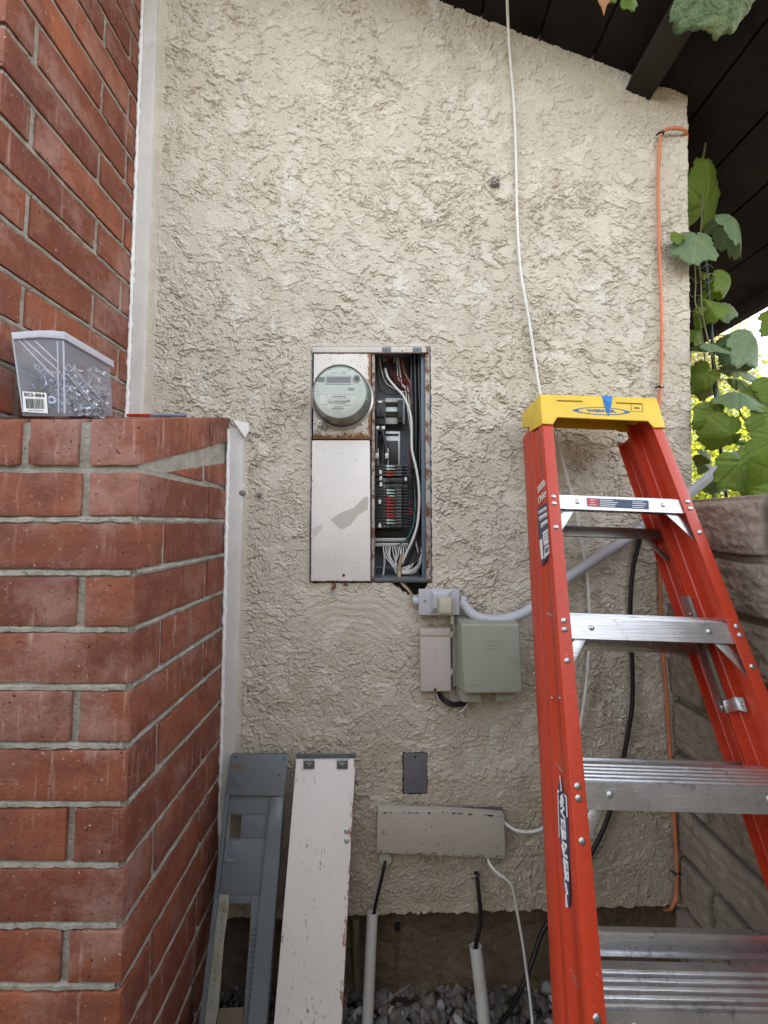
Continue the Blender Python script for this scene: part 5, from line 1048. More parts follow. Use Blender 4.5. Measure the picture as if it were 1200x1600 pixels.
# rust hugs the right-hand edge line of the sheet
ka = (tr[0] - brr[0]) / (tr[2] - brr[2]); edge = mw.math('SUBTRACT', mw.math('MULTIPLY_ADD', sx.outputs[2], ka, float(brr[0] - ka * brr[2])), sx.outputs[0])
tt_ = mw.math('SUBTRACT', 1.0, mw.math('DIVIDE', edge, .030), clamp=True); rn_ = mw.noise(1, 8, .75, vec=mw.pos((70, 70, 24)))
e_ = mw.math('ADD', mw.math('MULTIPLY', tt_, .36), rn_)
cb_ = mw.mix(mw.ramp(mw.noise(3, 5, .6), .35, .7), (.76, .73, .68), (.84, .81, .76))
str_ = mw.math('MULTIPLY', mw.ramp(mw.noise(1, 6, .75, vec=mw.pos((150, 150, 17))), .60, .63), mw.ramp(mw.noise(9, 3, .5), .50, .62))
cb_ = mw.mix(str_, cb_, (.22, .16, .13)); cb_ = mw.mix(mw.ramp(e_, .83, .88), cb_, (.36, .17, .10)); cb_ = mw.mix(mw.ramp(e_, .91, .97), cb_, (.14, .055, .03))
mw.col(cb_); mw.set(Roughness=.42); mw.bump(mw.noise(90, 4, .6), .0004)
sh = b.build('cover_sheet', mw.m, wcv, .0008)
b = MB(); P = [ow(463.5, 1177.5, .001), ow(556, 1177, .001), ow(556, 1184.5, .001), ow(463.5, 1185, .001)]; b.prism(P, nW * -.0014); b.build('top_edge', M['darkm'], wcv, .0004)
b = MB(); rg = random.Random(3)
for i in range(14):
    x = 464 + i * 6.5; b.prism([ow(x, 1184.5, .0006), ow(x + 7, 1184.2, .0006), ow(x + 6, 1184.5 + rg.uniform(.6, 2.2), .0006), ow(x + 2, 1184.5 + rg.uniform(.6, 2.6), .0006)], nW * -.0008)
b.build('peeling_edge', M['white'], wcv)
for x in (474.5, 526.5):
    b = MB(); b.prism([ow(x, 1186.5, .0012), ow(x + 17, 1186, .0012), ow(x + 17, 1200.5, .0012), ow(x, 1201, .0012)], nW * -.003); c_k = b.build('clip', M['darkm'], wcv, .0006)
    b = MB(); b.prism([ow(x, 1186, .0045), ow(x + 17, 1185.5, .0045), ow(x + 17, 1188, .0045), ow(x, 1188.5, .0045)], nW * -.002); b.prism([ow(x + 3.5, 1191, .0044), ow(x + 13.5, 1190.7, .0044), ow(x + 13.5, 1192, .0044), ow(x + 3.5, 1192.3, .0044)], nW * -.001); b.build('clip_lip', M['bus'], c_k)
    b = MB(); b.lathe(ow(x + 8.8, 1194.5, .0043), -nW, [(.0028, 0), (.0024, .0012), (.001, .0014)], 12); b.build('screw', M['steel'], c_k, smooth=True)
for y in (1298, 1312.5):
    b = MB(); b.lathe(ow(541.8, y, .0008), -nW, [(.0068, 0), (.0066, .0008), (.004, .0022), (.002, .0024), (.0018, .0015)], 18); b.build('washer_screw', M['bus'], wcv, smooth=True)

gcv = thing('dead_front', 'grey metal breaker panel frame with a long slot, leaning beside the brick chimney', 'panel frame', (-.36, -.2, 0))
zT = at(405, 1180, -.03)[2]; pG, nG = lean(-.030, zT, -.235, 0.0)
def og(px, py, o=0.0): return on_plane(px, py, pG, nG) - nG * o
def gext(x0, y0, x1, y1, o=0.0): a, b = og(x0, y0, o), og(x1, y1, o); return extend(a, b, .004)
def gpoly(mb, pl, o, t=.0015): mb.prism([og(*p, o) if len(p) == 2 else p for p in pl], nG * t)
b = MB(); gpoly(b, [(363, 1177.5), (452, 1177.5), (445, 1242), (353.5, 1240)], .012, .0015); b.prism([og(353.5, 1240, .0119), og(445, 1242, .0119), og(445, 1242, -.008), og(353.5, 1240, -.008)], (0, 0, .0014)); b.prism([og(363, 1177.5, .0104), og(452, 1177.5, .0104), og(452, 1177.5, -.010), og(363, 1177.5, -.010)], (0, 0, -.0014))
hd_ = b.build('header_plate', M['dfr'], gcv, .0008)
for x, y in ((437, 1209), (371, 1182), (446, 1184)):
    b = MB(); b.lathe(og(x, y, .0121), -nG, [(.0024, 0), (.0018, .0010)], 10); b.build('screw', M['ink'], hd_, smooth=True)
b = MB(); gpoly(b, [(364, 1193), (376, 1190), (382, 1198), (380, 1202), (366, 1200), (362, 1197)], .0128, .001); b.tube([og(364, 1205, .013), og(368, 1218, .0135), (og(378, 1226, .013)), og(386, 1236, .013)], .0012, 6); b.build('dirt_clump', M['old'], hd_)
# recessed face built from strips around its openings
b = MB()
gpoly(b, [(356, 1243), (424, 1243), (421, 1272.5), (354, 1272.5)], 0); gpoly(b, [(377.5, 1273), (421, 1273), (418.5, 1310), (375.5, 1310)], 0)
gpoly(b, [(351, 1310.5), (418.5, 1310.5), (411, 1398), (393.5, 1397.5), (358.5, 1397.5), (343, 1397.5)], 0)
gpoly(b, [(393.5, 1398.2), (411, 1398.4), (404, 1480), (395, 1600), (380, 1600), (384, 1540), (390, 1460), (392, 1413)], 0)
b.build('face_sheet', M['dfr'], gcv, .0004)
b = MB(); gpoly(b, [(343, 1398), (358, 1398), (358, 1413), (350, 1470), (341.5, 1577), (337, 1600), (319, 1600), (330, 1500)], .001)
gpoly(b, [og(319, 1600.6, .001), og(337, 1600.6, .001), gext(341.5, 1577, 337, 1600, .001), gext(330, 1500, 319, 1600, .001)], 0) if False else None
b.prism([og(319, 1600.5, .001), og(337, 1600.5, .001), gext(350, 1470, 337, 1600, .001), gext(330, 1500, 319, 1600, .001)], nG * .0015)
b.build('left_band', M['dfd'], gcv, .0004)
b = MB(); gpoly(b, [(358.5, 1398.5), (392.5, 1398.5), (392, 1412.5), (358, 1412.5)], -.003, .001); b.build('knockout_tab', M['dfr'], gcv, .0004)
b = MB(); gpoly(b, [(341.5, 1578), (379.5, 1576), (380, 1600), (337.5, 1600)], -.004, .001); b.prism([og(337.5, 1600.5, -.004), og(380, 1600.5, -.004), gext(384, 1540, 380, 1600, -.004), gext(341, 1578, 337.5, 1600, -.004)], nG * .001); b.build('lower_plate', M['old'], gcv, .0004)
b = MB(); q = [(363, 1177.5), (353.5, 1240), (336, 1403), (313, 1600)]
for (xa_, ya), (xb2, yb2) in zip(q[:-1], q[1:]): b.prism([og(xa_, ya, .010), og(xa_ + 6.5, ya, .010), og(xb2 + 6.5, yb2 - .2, .010), og(xb2, yb2 - .2, .010)], nG * .0016); b.prism([og(xa_ + 5.6, ya, .0083), og(xa_ + 6.5, ya, .0083), og(xb2 + 6.5, yb2 - .2, .0083), og(xb2 + 5.6, yb2 - .2, .0083)], nG * .009); b.prism([og(xa_, ya, .0083), og(xa_ + 1, ya, .0083), og(xb2 + 1, yb2 - .2, .0083), og(xb2, yb2 - .2, .0083)], nG * .022)
b.prism([og(313, 1600, .010), og(319.5, 1600, .010), gext(342.5, 1403, 319.5, 1600, .010), gext(336, 1403, 313, 1600, .010)], nG * .012)
b.build('left_flange', M['dfr'], gcv, .0006)
b = MB(); q = [(424, 445, 1243), (413, 438, 1345), (404, 430, 1445), (388, 418, 1600)]
def rsec(xa_, xb2, y): return [og(xa_, y, 0), og(xa_ + 1.2, y, .013), og(xb2 - 4, y, .013), og(xb2 - 1, y, .009), og(xb2, y, -.006)]
secs = [rsec(*t_) for t_ in ((424, 445, 1243), (418.8, 441.6, 1294), (413.2, 438, 1345), (408.6, 434, 1395), (403.5, 430, 1445), (396.5, 424.5, 1520), (388.5, 418, 1600))]
secs.append([extend(a, c, .004) for a, c in zip(secs[-2], secs[-1])])
for i in range(len(secs) - 1):
    k0 = len(b.v)
    if i == 0: b.v += [tuple(p) for p in secs[0]]
    b.v += [tuple(p) for p in secs[i + 1]]; n0 = 5 * i
    b.f += [(n0 + j, n0 + j + 1, n0 + 6 + j, n0 + 5 + j) for j in range(4)]
o_ = b.build('right_rib', M['dfr'], gcv, smooth=True); md = o_.modifiers.new('thickness', 'SOLIDIFY'); md.thickness = .0012
b = MB()                                     # pencilled circuit notes beside the slot, worn past reading
rg = random.Random(12)
for i in range(17):
    y = 1452 + i * 8.6; x = np.interp(y, [1452, 1600], [393, 384]); p_ = [og(x + k * 2.1, y + rg.uniform(-2, 2), .0004) for k in range(5)]
    b.tube(p_, .0005, 4, smooth=2)
for i in range(15):
    y = 1406 + i * 12; x = np.interp(y, [1406, 1600], [352, 327]) ; p_ = [og(x + rg.uniform(-1.5, 1.5), y + k * 1.8, .0016) for k in range(4)]; b.tube(p_, .0004, 4, smooth=2)
tag(b.build('scribbled_note', M['ink'], gcv), kind='stuff')
b = MB(); P = [og(355, 1312, .006), og(384, 1312.5, .009), og(383, 1342, .008), og(368, 1344, .005), og(354, 1344, .010)]; b.prism(P, nG * .0006)
b.tube([og(354, 1330, .009), og(356, 1338, .010), og(362, 1342, .009), og(370, 1343.5, .007)], .0018, 6); o_ = b.build('plastic_square', M['clearp'], None); tag(o_, 'crumpled square of clear plastic film stuck on the leaning grey frame', 'plastic film')

# ================================================================== ON THE LEDGE
bn = thing('parts_bin', 'clear plastic bin of small hardware with a barcode label, standing on the brick ledge', 'storage bin', tuple(at(100, 649, -.42)))
YB0, YB1 = -.422, -.287
def bq(px, py, Y=YB0): return on_plane(px, py, (0, Y, 0), (0, 1, 0))
zled = zc(-.40, 0) + .0005
fpx = [(20, 529), (60, 528), (78, 529), (92, 531), (99, 532), (101, 647), (35.5, 645)]
F = [bq(*p) for p in fpx]; F[5][2] = zled; F[6][2] = zled
b = MB(); n = len(F); th = .0016; dY = np.array([0, YB1 - YB0, 0])
b.prism(F, (0, th, 0)); bk_ = [p + dY for p in F]
rise = zc(YB1, 0) - zc(YB0, 0)
bk_[5] = bk_[5] + np.array([0, 0, rise]); bk_[6] = bk_[6] + np.array([0, 0, rise])
b.prism(bk_, (0, -th, 0))
for i, j in ((4, 5), (5, 6), (6, 0)):
    inn = np.array({(4, 5): (-th, 0, 0), (5, 6): (0, 0, th), (6, 0): (th, 0, 0)}[(i, j)], float)
    b.prism([F[i] + np.array([0, th, 0]), F[j] + np.array([0, th, 0]), bk_[j] - np.array([0, th, 0]), bk_[i] - np.array([0, th, 0])], inn)
b.build('bin_body', M['clearp'], bn, .0006)
b = MB(); lid_px = [(17, 519), (60, 516), (82, 516), (101, 518), (102, 530), (82, 528), (62, 527), (19, 530)]
b.prism([bq(*p, YB0 - .003) for p in lid_px], (0, YB1 - YB0 + .006, 0)); b.build('lid', M['lid'], bn, .001)
b = MB()
for lst in (((20, 530), (36, 644)), ((90, 533), (92, 645)), ((99, 533), (101, 646)), ((30, 532), (85, 590)), ((55, 533), (90, 566)), ((38, 531), (90, 578))):
    P = [bq(x, y, YB0 + .001) for x, y in lst]; b.tube(P, .0014, 6, smooth=0)
for (xa_, za), (xb2, zb3) in (((YB0 + .004, .10), (YB1 - .01, .05)), ((YB0 + .004, .08), (YB1 - .03, .02))):
    xs3 = bq(101, 600)[0] + .0008; b.tube([(xs3, xa_, zled + za), (xs3, xb2, zled + zb3)], .0014, 6, smooth=0)
b.build('moulded_ridge', M['lid'], bn)
b = MB(); b.prism([bq(35, 611.5, YB0 - .0003), bq(72.5, 614, YB0 - .0003), bq(75, 646, YB0 - .0003), bq(37, 643.5, YB0 - .0003)], (0, -.0003, 0)); lb2 = b.build('label', M['white'], bn)
xd2 = bq(72.5, 614) - bq(34, 611.5); yd2 = bq(34, 611.5) - bq(37, 643.5)
text_mb('853-884', bq(53.5, 617.5, YB0 - .0007), xd2, yd2, .0098, .0003, stretch=1.18, bold=.03).build('lettering', M['ink'], lb2)
b = MB(); rg = random.Random(6); x = 40.0
while x < 68:
    w_ = rg.choice((.45, .8, 1.2)); t0, t1 = (x - 36) / 38 * 2, (x + w_ - 36) / 38 * 2
    b.prism([bq(x, 622.5 + t0 * .6, YB0 - .0008), bq(x + w_, 622.5 + t1 * .6, YB0 - .0008), bq(x + w_ + 1.3, 638 + t1 * .6, YB0 - .0008), bq(x + 1.3, 638 + t0 * .6, YB0 - .0008)], (0, -.0002, 0)); x += w_ + rg.choice((.4, .7, 1.1))
x = 44
while x < 68: b.prism([bq(x, 641 + (x - 44) * .03, YB0 - .0008), bq(x + 1.6, 641 + (x - 44) * .03, YB0 - .0008), bq(x + 1.6, 642 + (x - 44) * .03, YB0 - .0008), bq(x, 642 + (x - 44) * .03, YB0 - .0008)], (0, -.0002, 0)); x += 2.4
b.build('barcode', M['ink'], lb2)
for nm, mt, cnt, lab in (('small_hardware', 'bits', 420, 'heap of shiny screws and small fittings inside the clear bin'), ('plastic_fittings', 'wbits', 110, 'pale plastic fittings mixed among the hardware inside the clear bin')):
    b = MB(); rg = random.Random(cnt)
    for _ in range(cnt):
        px = rg.uniform(40, 160); top = 560 + abs(px - 100) * .12 if mt == 'wbits' else np.interp(px, [40, 70, 100, 160], [572, 585, 598, 605]); py = rg.uniform(top, 641)
        Yc = rg.uniform(YB0 + .010, YB1 - .014); c = bq(px, py, YB0); c = np.array([c[0], Yc, c[2] + .01 * (Yc - YB0) / .1]); d_ = np.array([rg.gauss(0, 1), rg.gauss(0, .4), rg.gauss(0, .8)]); d_ /= np.linalg.norm(d_)
        c[0] = min(max(c[0], -.668), -.600); L = rg.uniform(.006, .016); r_ = rg.uniform(.0012, .0034)
        if rg.random() < .6: b.tube([c, c + d_ * L], r_, 6, smooth=0); b.lathe(c, d_, [(r_ * 2.2, 0), (r_ * 2, .0014)], 6)
        else: b.lathe(c, d_, [(r_ * 2.4, 0), (r_ * 2.4, .002), (r_ * 1.3, .002), (r_ * 1.3, 0)], 10, cap=False)
    tag(b.build(nm, M[mt], None, smooth=False), lab, 'hardware', kind='stuff')
pc = thing('marking_pencil', 'red tipped grey pencil lying on the ledge against the stucco wall', 'pencil', tuple(at(245, 650, -.03)))
zp = lambda y: zc(y, 0) + .006
b = MB(); p0, p1, p2 = [on_plane(x, 650, (0, -.035, 0), (0, 1, 0)) for x in (199, 236, 292)]
for p in (p0, p1, p2): p[2] = zc(-.035, 0) + .0062
b.tube([p0, p1], .0048, 8, smooth=0); b.build('red_end', plain('red_paint', (.55, .05, .02), .4), pc, smooth=True)
b = MB(); b.tube([p1 + np.array([.0002, 0, 0]), p2], .0044, 8, smooth=0); b.build('grey_shaft', plain('blue_grey_paint', (.22, .25, .33), .4), pc, smooth=True)

# ================================================================== GRAVEL AND LITTER
rg = random.Random(21)
ico = bmesh.new(); bmesh.ops.create_icosphere(ico, subdivisions=2, radius=1); iv = np.array([v.co[:] for v in ico.verts]); ifc = [tuple(v.index for v in f.verts) for f in ico.faces]; ico.free()
gm_ = NT('gravel_stone'); ri = gm_.geo.outputs['Random Per Island']; cg = gm_.n('ShaderNodeValToRGB'); el = cg.color_ramp.elements
el[0].color = (.06, .052, .046, 1); el[1].color = (.55, .54, .52, 1); el[1].position = 1.0
for p_, c_ in ((.35, (.10, .083, .068)), (.6, (.13, .125, .12)), (.82, (.17, .13, .095)), (.95, (.20, .195, .19))): x = el.new(p_); x.color = (*c_, 1)
gm_.l(ri, cg.inputs[0]); gm_.col(gm_.mix(gm_.math('MULTIPLY', gm_.ramp(gm_.noise(80, 6, .7), .45, .7), .4), cg.outputs[0], (.30, .28, .25))); gm_.set(Roughness=.8); gm_.bump(gm_.noise(150, 5, .65), .002)
Vv = []; Ff = []; nst = 0
for _ in range(3600):
    x = rg.uniform(-.44, .98); y = -abs(rg.gauss(0, .33)) + .018
    if x > XF - .01 or y < -1.1: continue
    r_ = rg.choice((.005, .007, .009, .012, .015, .019)) * rg.uniform(.65, 1.05); s3 = np.array([rg.uniform(.8, 1.4), rg.uniform(.7, 1.2), rg.uniform(.5, .85)]) * r_
    mrot = np.array(Matrix.Rotation(rg.uniform(0, 6.3), 3, 'Z') @ Matrix.Rotation(rg.gauss(0, .5), 3, 'X') @ Matrix.Rotation(rg.gauss(0, .5), 3, 'Y'))
    sd_ = rg.randrange(1000); k_ = 1 + .22 * pn(iv[:, 0] * 1.3 + sd_, iv[:, 1] * 1.3 + iv[:, 2], 3) + .10 * pn(iv[:, 2] * 3 + sd_, iv[:, 0] * 3, 4)
    # facet some stones
    q = iv * k_[:, None]; pl = rg.uniform(.55, .8); ax_ = np.array([rg.gauss(0, 1) for _ in range(3)]); ax_ /= np.linalg.norm(ax_); dd = q @ ax_; q = q - np.outer(np.maximum(dd - pl, 0), ax_)
    P = (q * s3) @ mrot.T + np.array([x, y, -.006 + rg.uniform(0, .020) + .012 * math.exp(y * 9)])
    Vv.append(P); Ff.append(np.array(ifc) + nst * len(iv)); nst += 1
gmb = MB(); gmb.v = [tuple(p) for p in np.concatenate(Vv)]; gmb.f = [tuple(int(i) for i in f) for f in np.concatenate(Ff)]
go = gmb.build('gravel', gm_.m, None, smooth=False); tag(go, kind='stuff')
for p in go.data.polygons: p.use_smooth = rg.random() < .0 or True
go.data.set_sharp_from_angle(angle=R(32))
b = MB()
for (x0_, y0_, x1_, y1_) in ((600, 1567, 642, 1537), (606, 1562, 626, 1545), (655, 1568, 668, 1542), (560, 1590, 590, 1570), (668, 1590, 690, 1600), (610, 1578, 608, 1560)):
    p_, q_ = at(x0_, y0_, -.06), at(x1_, y1_, -.02); b.tube([p_, (p_ + q_) / 2 + np.array([0, -.004, .004]), q_], .0009, 5)
tag(b.build('dry_twigs', plain('dry_twig', (.30, .23, .15), .8, var=.2), None), kind='stuff')

# ================================================================== VINE
LOBE = [(0, 1.0), (52, .86), (-52, .86), (112, .66), (-112, .66)]
def leaf_verts(size, fold, droop, curl, seed, nr=9, na=110):
    rg = np.random.RandomState(seed); th = np.linspace(-math.pi, math.pi, na, endpoint=False); rad = np.zeros(na)
    for ang, L in LOBE:
        L = L * rg.uniform(.88, 1.1); d = (th - R(ang) + math.pi) % (2 * math.pi) - math.pi
        rad = np.maximum(rad, L * np.clip(1 - np.abs(d / R(50)) ** 1.5 * .42, 0, 1))
    rad *= 1 - .75 * np.exp(-((np.abs(th) - math.pi) / .22) ** 2)
    ser = np.abs(((th * 9.5 / math.pi * 2) % 2) - 1); rad = rad * (1 - .075 * ser + .02 * rg.randn(na))
    V = [(0, 0, 0)]; vein = [1.0]; F = []
    for i in range(1, nr + 1):
        t = i / nr
        for k in range(na):
            r_ = rad[k] * t; x, y = r_ * math.cos(th[k]), r_ * math.sin(th[k])
            dm = 9.
            for ang, L in LOBE:
                ca, sa = math.cos(R(ang)), math.sin(R(ang)); al = x * ca + y * sa
                if al > 0: dm = min(dm, abs(-x * sa + y * ca))
            z = -fold * abs(y) * .9 - droop * x * x * .6 - curl * (x * x + y * y) ** 1.1 * .5 + .05 * math.sin(5 * x + seed) * math.sin(4 * y + seed) - .035 * math.exp(-(dm / .05) ** 2)
            V.append((x, y, z)); vein.append(max(math.exp(-(dm / .014) ** 2), .45 * math.exp(-(((dm * 7 + r_ * 5) % 1 - .5) / .10) ** 2) * (r_ > .25)))
    for k in range(na): F.append((0, 1 + k, 1 + (k + 1) % na))
    for i in range(nr - 1):
        for k in range(na):
            a = 1 + i * na + k; b_ = 1 + i * na + (k + 1) % na; F.append((a, a + na, b_ + na, b_))
    return np.array(V) * size, F, vein
def leaf(par, px, py, Y, size, tip, mat, fold=.35, droop=.3, curl=.2, tilt=(0, -1, .2), seed=1, sx=1., name='leaf'):
    """tip: screen angle of the leaf tip, degrees; tilt: the way the upper side faces"""
    V, F, ve = leaf_verts(size, fold, droop, curl, seed)
    n_ = Vector(tilt).normalized(); t_ = Vector((math.cos(R(tip)), 0, math.sin(R(tip)))); t_ = (t_ - n_ * t_.dot(n_)).normalized(); s_ = n_.cross(t_)
    Mx = np.array([t_[:], (s_ * sx)[:], n_[:]]).T
    c = at(px, py, Y); W_ = V @ Mx.T; W_ = W_ - W_.mean(0) + c
    me = bpy.data.meshes.new(name); o_ = offs(par); me.from_pydata([tuple(p - o_) for p in W_], [], F)
    a_ = me.attributes.new('vein', 'FLOAT', 'POINT'); a_.data.foreach_set('value', np.array(ve, np.float32))
    for p in me.polygons: p.use_smooth = True
    me.materials.append(M[mat]); ob = bpy.data.objects.new(name, me); COL.objects.link(ob); ob.parent = par
    md = ob.modifiers.new('thickness', 'SOLIDIFY'); md.thickness = .0004
    return ob
vn = thing('grape_vine', 'hanging grape vine with broad lobed leaves over the block wall, right of the house corner', 'vine', tuple(at(1130, 640, .12)))
LV = [(1096, 318, .10, .115, 100, 'leaf', .3, .5, .2, (.3, -.8, -.5)), (1136, 352, .03, .080, -45, 'leafd', .7, .7, .4, (.5, -.5, .7)), (1086, 378, -.045, .075, -100, 'leafd', .25, .2, .3, (-.1, -1, .35)),
      (1062, 372, -.05, .026, 120, 'leaf', .3, .2, .2, (0, -1, .2)), (1128, 440, .08, .055, -70, 'leaf', 1.3, .5, .5, (.9, -.35, .2)), (1104, 478, .04, .052, -60, 'leaf', 1.2, .6, .5, (-.6, -.5, .5)), (1130, 482, .07, .052, -30, 'leafd', .3, .2, .2, (0, -1, .4)),
      (1158, 536, .02, .075, -55, 'leafd', 1.6, .5, .3, (.7, -.4, .6)), (1107, 542, -.02, .066, 0, 'leafd', .3, .3, .4, (0, -.40, .9)), (1084, 530, .10, .040, 60, 'leaf', .3, .2, .2, (0, -1, 0)),
      (1100, 586, .03, .052, -130, 'leaf', .35, .3, .3, (-.3, -1, -.2)), (1106, 602, .08, .046, -90, 'bushdark', .3, .3, .2, (.1, -1, -.3)), (1152, 580, .04, .066, -20, 'leafd', .5, .4, .3, (.1, -.5, .8)), (1150, 597, .10, .066, -10, 'leaf', .4, .3, .3, (.1, -.6, .7)),
      (1154, 621, -.06, .074, -80, 'leafd', .35, .4, .4, (0, -.48, .9)), (1182, 629, -.02, .060, -10, 'leaf', .4, .4, .3, (.1, -.4, .9)), (1117, 650, -.03, .062, -150, 'leaf', .3, .3, .3, (-.1, -1, -.15)), (1136, 677, -.06, .062, -160, 'leaf', .5, .3, .3, (-.1, -.8, -.5)),
      (1196, 653, -.10, .056, -90, 'leaf', .35, .3, .2, (.2, -1, .0)), (1156, 727, -.12, .078, -75, 'leaf', .25, .25, .25, (-.05, -1, .1)), (1167, 698, -.06, .040, 10, 'leaf', .4, .3, .2, (0, -.8, .5)), (1198, 738, -.16, .066, -110, 'leaf', .9, .3, .3, (-.7, -.7, .0)),
      (1212, 600, -.05, .07, -60, 'leaf', .4, .3, .3, (-.2, -.8, .4)), (1216, 690, -.14, .07, -100, 'leaf', .4, .3, .3, (-.2, -.9, .2)), (1222, 780, -.2, .07, -90, 'leaf', .4, .3, .3, (-.2, -.9, .2)), (1225, 500, .0, .07, -90, 'leaf', .4, .3, .3, (-.2, -.9, .2))]
M['bushdark'] = m_leaf('vine_leaf_yellowish', (.09, .13, .02), (.17, .20, .04), .4)
for i, (x, y, Y, s_, tip, mt, fo, dr, cu, ti) in enumerate(LV): leaf(vn, x, y, Y, s_ * 1.22, tip, mt, fo, dr, cu, ti, i + 3)
for lst, r_ in (([(1098, 250, .10), (1097, 330, .06), (1092, 398, .0), (1095, 440, .02), (1097, 485, .03), (1106, 530, .04), (1117, 570, .03), (1121, 600, .03)], .0022), ([(1084, 395, -.02), (1087, 440, .01), (1086, 470, .02), (1092, 495, .03), (1098, 530, .05), (1102, 570, .05)], .0018),
                 ([(1150, 628, -.05), (1158, 648, -.06), (1170, 664, -.07), (1190, 680, -.09), (1215, 700, -.10)], .0022), ([(1188, 676, -.08), (1196, 690, -.10), (1203, 720, -.13)], .0018), ([(1156, 668, -.06), (1166, 672, -.07), (1176, 674, -.08)], .0015), ([(1100, 430, .02), (1113, 427, .05), (1121, 428, .08)], .0012),
                 ([(1146, 760, -.1), (1154, 752, -.1), (1162, 742, -.1), (1175, 738, -.1), (1195, 730, -.12)], .0013), ([(1098, 250, .10), (1110, 180, .1), (1118, 120, .1)], .003), ([(1215, 700, -.10), (1235, 600, -.08), (1225, 450, 0), (1222, 300, .02)], .003), ([(1121, 600, .03), (1128, 640, 0), (1146, 655, -.03), (1158, 648, -.06)], .002)):
    b = MB(); b.tube(pts(lst, 0), r_, 7); b.build('stem', M['stemm'], vn, smooth=True)
rg = random.Random(17)
for x, y in ((1092, 418), (1090, 462), (1099, 484), (1096, 440)):
    for k in range(2):
        b = MB(); p = at(x, y, .02); q = [p]
        for j in range(9): t = j * .7; q.append(p + np.array([(.004 + .0045 * j) * (1 if k else -1), -.001 * j, .004 * math.sin(t + x) * (1 + j * .2)]))
        b.tube(q, .0007, 5, smooth=2); b.build('tendril', M['stemm'], vn, smooth=True)
for (x, y) in ((1096, 484), (1100, 428)):
    for k in range(3): leaf(vn, x + rg.uniform(-6, 6), y + rg.uniform(-3, 5), .015, .016, rg.uniform(-180, 180), 'bushdark', .6, .3, .2, (0, -1, .3), 60 + k)
for k in range(12):
    leaf(vn, rg.uniform(1092, 1215), rg.uniform(560, 765), rg.uniform(.0, .16), rg.uniform(.028, .052), rg.uniform(-150, -20), rg.choice(('leaf', 'bushdark', 'leafd')), rg.uniform(.3, 1.1), rg.uniform(.2, .7), rg.uniform(.1, .6), (rg.uniform(-.7, .7), -1, rg.uniform(-.4, .9)), 90 + k)
# sprig hanging close to the camera from the front of the roof
sp = thing('vine_sprig', 'vine sprig with one big pale green leaf hanging in close at the upper right corner', 'vine', tuple(at(1100, -60, -.70)))
leaf(sp, 1136, -42, -.72, .066, -75, 'leafd', .2, .25, .3, (0, -.92, -.3), 81, sx=1.25); leaf(sp, 984, -6, -.70, .021, -70, 'leaf', .4, .3, .2, (0, -1, 0), 83, sx=.7)
leaf(sp, 952, -14, -.70, .020, -55, 'leaf', .4, .3, .2, (0, -1, 0), 84, sx=.6)
b = MB(); b.prism([at(x, y, -.70) for x, y in ((932, -8), (955, -12), (953, 2), (948, 8), (944, 24), (940, 10), (936, 4))], (0, .0012, 0)); b.build('dry_leaf', M['brownleaf'], sp, .0004)
for lst in ([(1136, -40, -.71), (1110, -85, -.70), (1060, -130, -.68)], [(984, -25, -.70), (1010, -70, -.70), (1060, -130, -.68), (1085, -260, -.60)], [(945, -12, -.70), (970, -45, -.70), (1010, -70, -.70)]):
    b = MB(); b.tube(pts(lst, -.7), .0016, 7); b.build('stem', M['stemm'], sp, smooth=True)

# ================================================================== BEYOND THE WALL
def leaf_cloud(name, par, mat, centre, radii, nclump, per, lsize, csize, seed, zmin=0.05, asp=.5, shell=.55):
    rg = np.random.RandomState(seed); cl = []
    while len(cl) < nclump:
        p = rg.uniform(-1, 1, 3); d = np.linalg.norm(p)
        if d > 1 or d < shell * rg.rand(): continue
        cl.append(np.array(centre) + p * np.array(radii) * (1 + .12 * rg.randn()))
    cl = np.array(cl); P = np.repeat(cl, per, 0) + rg.randn(nclump * per, 3) * csize * np.repeat(rg.uniform(.6, 1.3, nclump), per)[:, None]
    P = P[P[:, 2] > zmin]; n = len(P)
    a = rg.randn(n, 3); a /= np.linalg.norm(a, axis=1)[:, None]; b_ = rg.randn(n, 3); b_ -= a * (a * b_).sum(1)[:, None]; b_ /= np.linalg.norm(b_, axis=1)[:, None]
    c_ = np.cross(a, b_); L = lsize * rg.uniform(.6, 1.3, n)[:, None]
    q = np.stack([P - a * L, P + b_ * L * asp + c_ * L * .12, P + a * L, P - b_ * L * asp + c_ * L * .12], 1).reshape(-1, 3)
    me = bpy.data.meshes.new(name); q = q - offs(par)
    me.vertices.add(n * 4); me.vertices.foreach_set('co', q.astype(np.float32).ravel()); me.loops.add(n * 4); me.loops.foreach_set('vertex_index', np.arange(n * 4, dtype=np.int32))
    me.polygons.add(n); me.polygons.foreach_set('loop_start', np.arange(0, n * 4, 4, dtype=np.int32)); me.polygons.foreach_set('loop_total', np.full(n, 4, np.int32)); me.update(calc_edges=True)
    me.materials.append(mat); ob = bpy.data.objects.new(name, me); COL.objects.link(ob); ob.parent = par; return ob
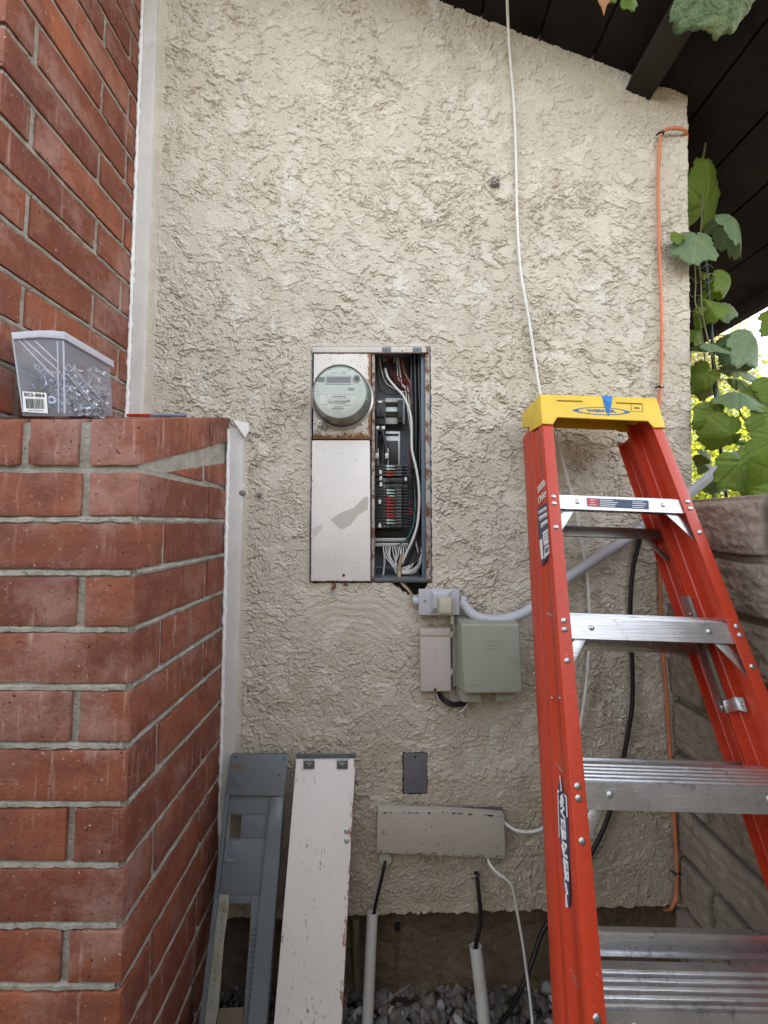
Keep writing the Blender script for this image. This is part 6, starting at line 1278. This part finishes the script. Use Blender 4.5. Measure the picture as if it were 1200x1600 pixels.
def tree(name, label, cat, base, h, radii, cz, mat, nclump, per, ls, cs, seed, trunk_r, asp=.5):
    t = thing(name, label, cat, base); b = MB(); rg = random.Random(seed); bx_, by_, bz_ = base
    b.tube([(bx_, by_, -.1), (bx_ + .05, by_, cz * .4), (bx_ - .04, by_ + .05, cz), (bx_, by_, cz + radii[2] * .5)], [trunk_r, trunk_r * .8, trunk_r * .55, trunk_r * .2], 10)
    for _ in range(9):
        a = rg.uniform(0, 6.3); z0 = cz * rg.uniform(.3, .95); e = np.array([bx_ + math.cos(a) * radii[0] * .75, by_ + math.sin(a) * radii[1] * .75, cz + rg.uniform(-.4, .7) * radii[2]])
        s_ = np.array([bx_, by_, z0]); b.tube([s_, (s_ + e) / 2 + np.array([0, 0, .1]), e], [trunk_r * .45, trunk_r * .3, trunk_r * .1], 7)
    b.build('trunk', M['bark'], t, smooth=True); leaf_cloud('crown', t, mat, (bx_, by_, cz), radii, nclump, per, ls, cs, seed, asp=asp); return t
tree('broadleaf_shrub', 'bright yellow green shrub just beyond the block wall, seen under the vine leaves', 'shrub', (2.75, 2.4, 0), 2.3, (1.0, .9, 1.15), 1.15, M['bush'], 330, 80, .022, .10, 5, .05)
tree('broadleaf_shrub', 'taller dense green shrub standing behind the yellow green one', 'shrub', (4.3, 3.8, 0), 2.8, (1.4, 1.1, 1.5), 1.45, m_leaf('dense_shrub_leaf', (.06, .10, .02), (.13, .18, .03), .4), 330, 80, .03, .13, 6, .06)
tree('feathery_tree', 'pale yellowish tree rising against the blue sky under the roof eave', 'tree', (5.95, 6.4, 0), 4.6, (.72, .8, 1.15), 3.75, M['pale'], 300, 90, .035, .15, 7, .10, .3)
tree('bare_grey_tree', 'thin greyish tree between the shrubs and the pale tree', 'tree', (5.2, 5.0, 0), 3.4, (.75, .7, .9), 2.5, m_leaf('grey_green_leaf', (.16, .16, .11), (.28, .26, .19), .3), 170, 60, .03, .16, 8, .07, .25)
tree('broadleaf_shrub', 'dark low shrub seen through gaps at the foot of the others', 'shrub', (5.4, 2.9, 0), 2.3, (1.1, 1.0, 1.1), 1.1, m_leaf('dark_shrub_leaf', (.05, .08, .02), (.10, .15, .03), .35), 220, 80, .028, .12, 9, .05)
for lst, lab in (([(1040, 530, 5.2), (1087, 526, 5.2), (1140, 522.5, 5.0), (1230, 510, 4.7)], 'upper thin overhead wire against the pale tree'), ([(1060, 560, 5.4), (1120, 537, 5.2), (1163, 520, 5.0), (1240, 488, 4.6)], 'overhead wire with a small dark ball, crossing the blue sky')):
    b = MB(); b.tube(pts(lst, 5), .0065, 6); w_ = b.build('overhead_wire', M['bcable'], None, smooth=True); tag(w_, lab, 'wire')
b = MB(); b.lathe(at(1163, 521.5, 4.98), (0, 0, 1), [(.004, -.035), (.03, -.022), (.036, 0), (.03, .022), (.004, .035)], 14); b.build('insulator', M['black'], w_, smooth=True)

# unseen hedge added behind the camera to block low light from the front
hg_ = thing('hedge_light_blocker', 'unseen dark green hedge added behind the camera to block low light', 'hedge', (-.5, -3.3, 0))
mhd = m_leaf('blocker_leaf', (.03, .05, .015), (.06, .09, .025), .15)
leaf_cloud('crown', hg_, mhd, (-.5, -3.3, 1.2), (3.6, .55, 1.25), 420, 60, .045, .14, 31, shell=.2)
b = MB(); b.box((-3.9, -3.6, 0), (2.9, -3.05, 2.25)); b.build('blocker_core', M['bark'], hg_, .15)
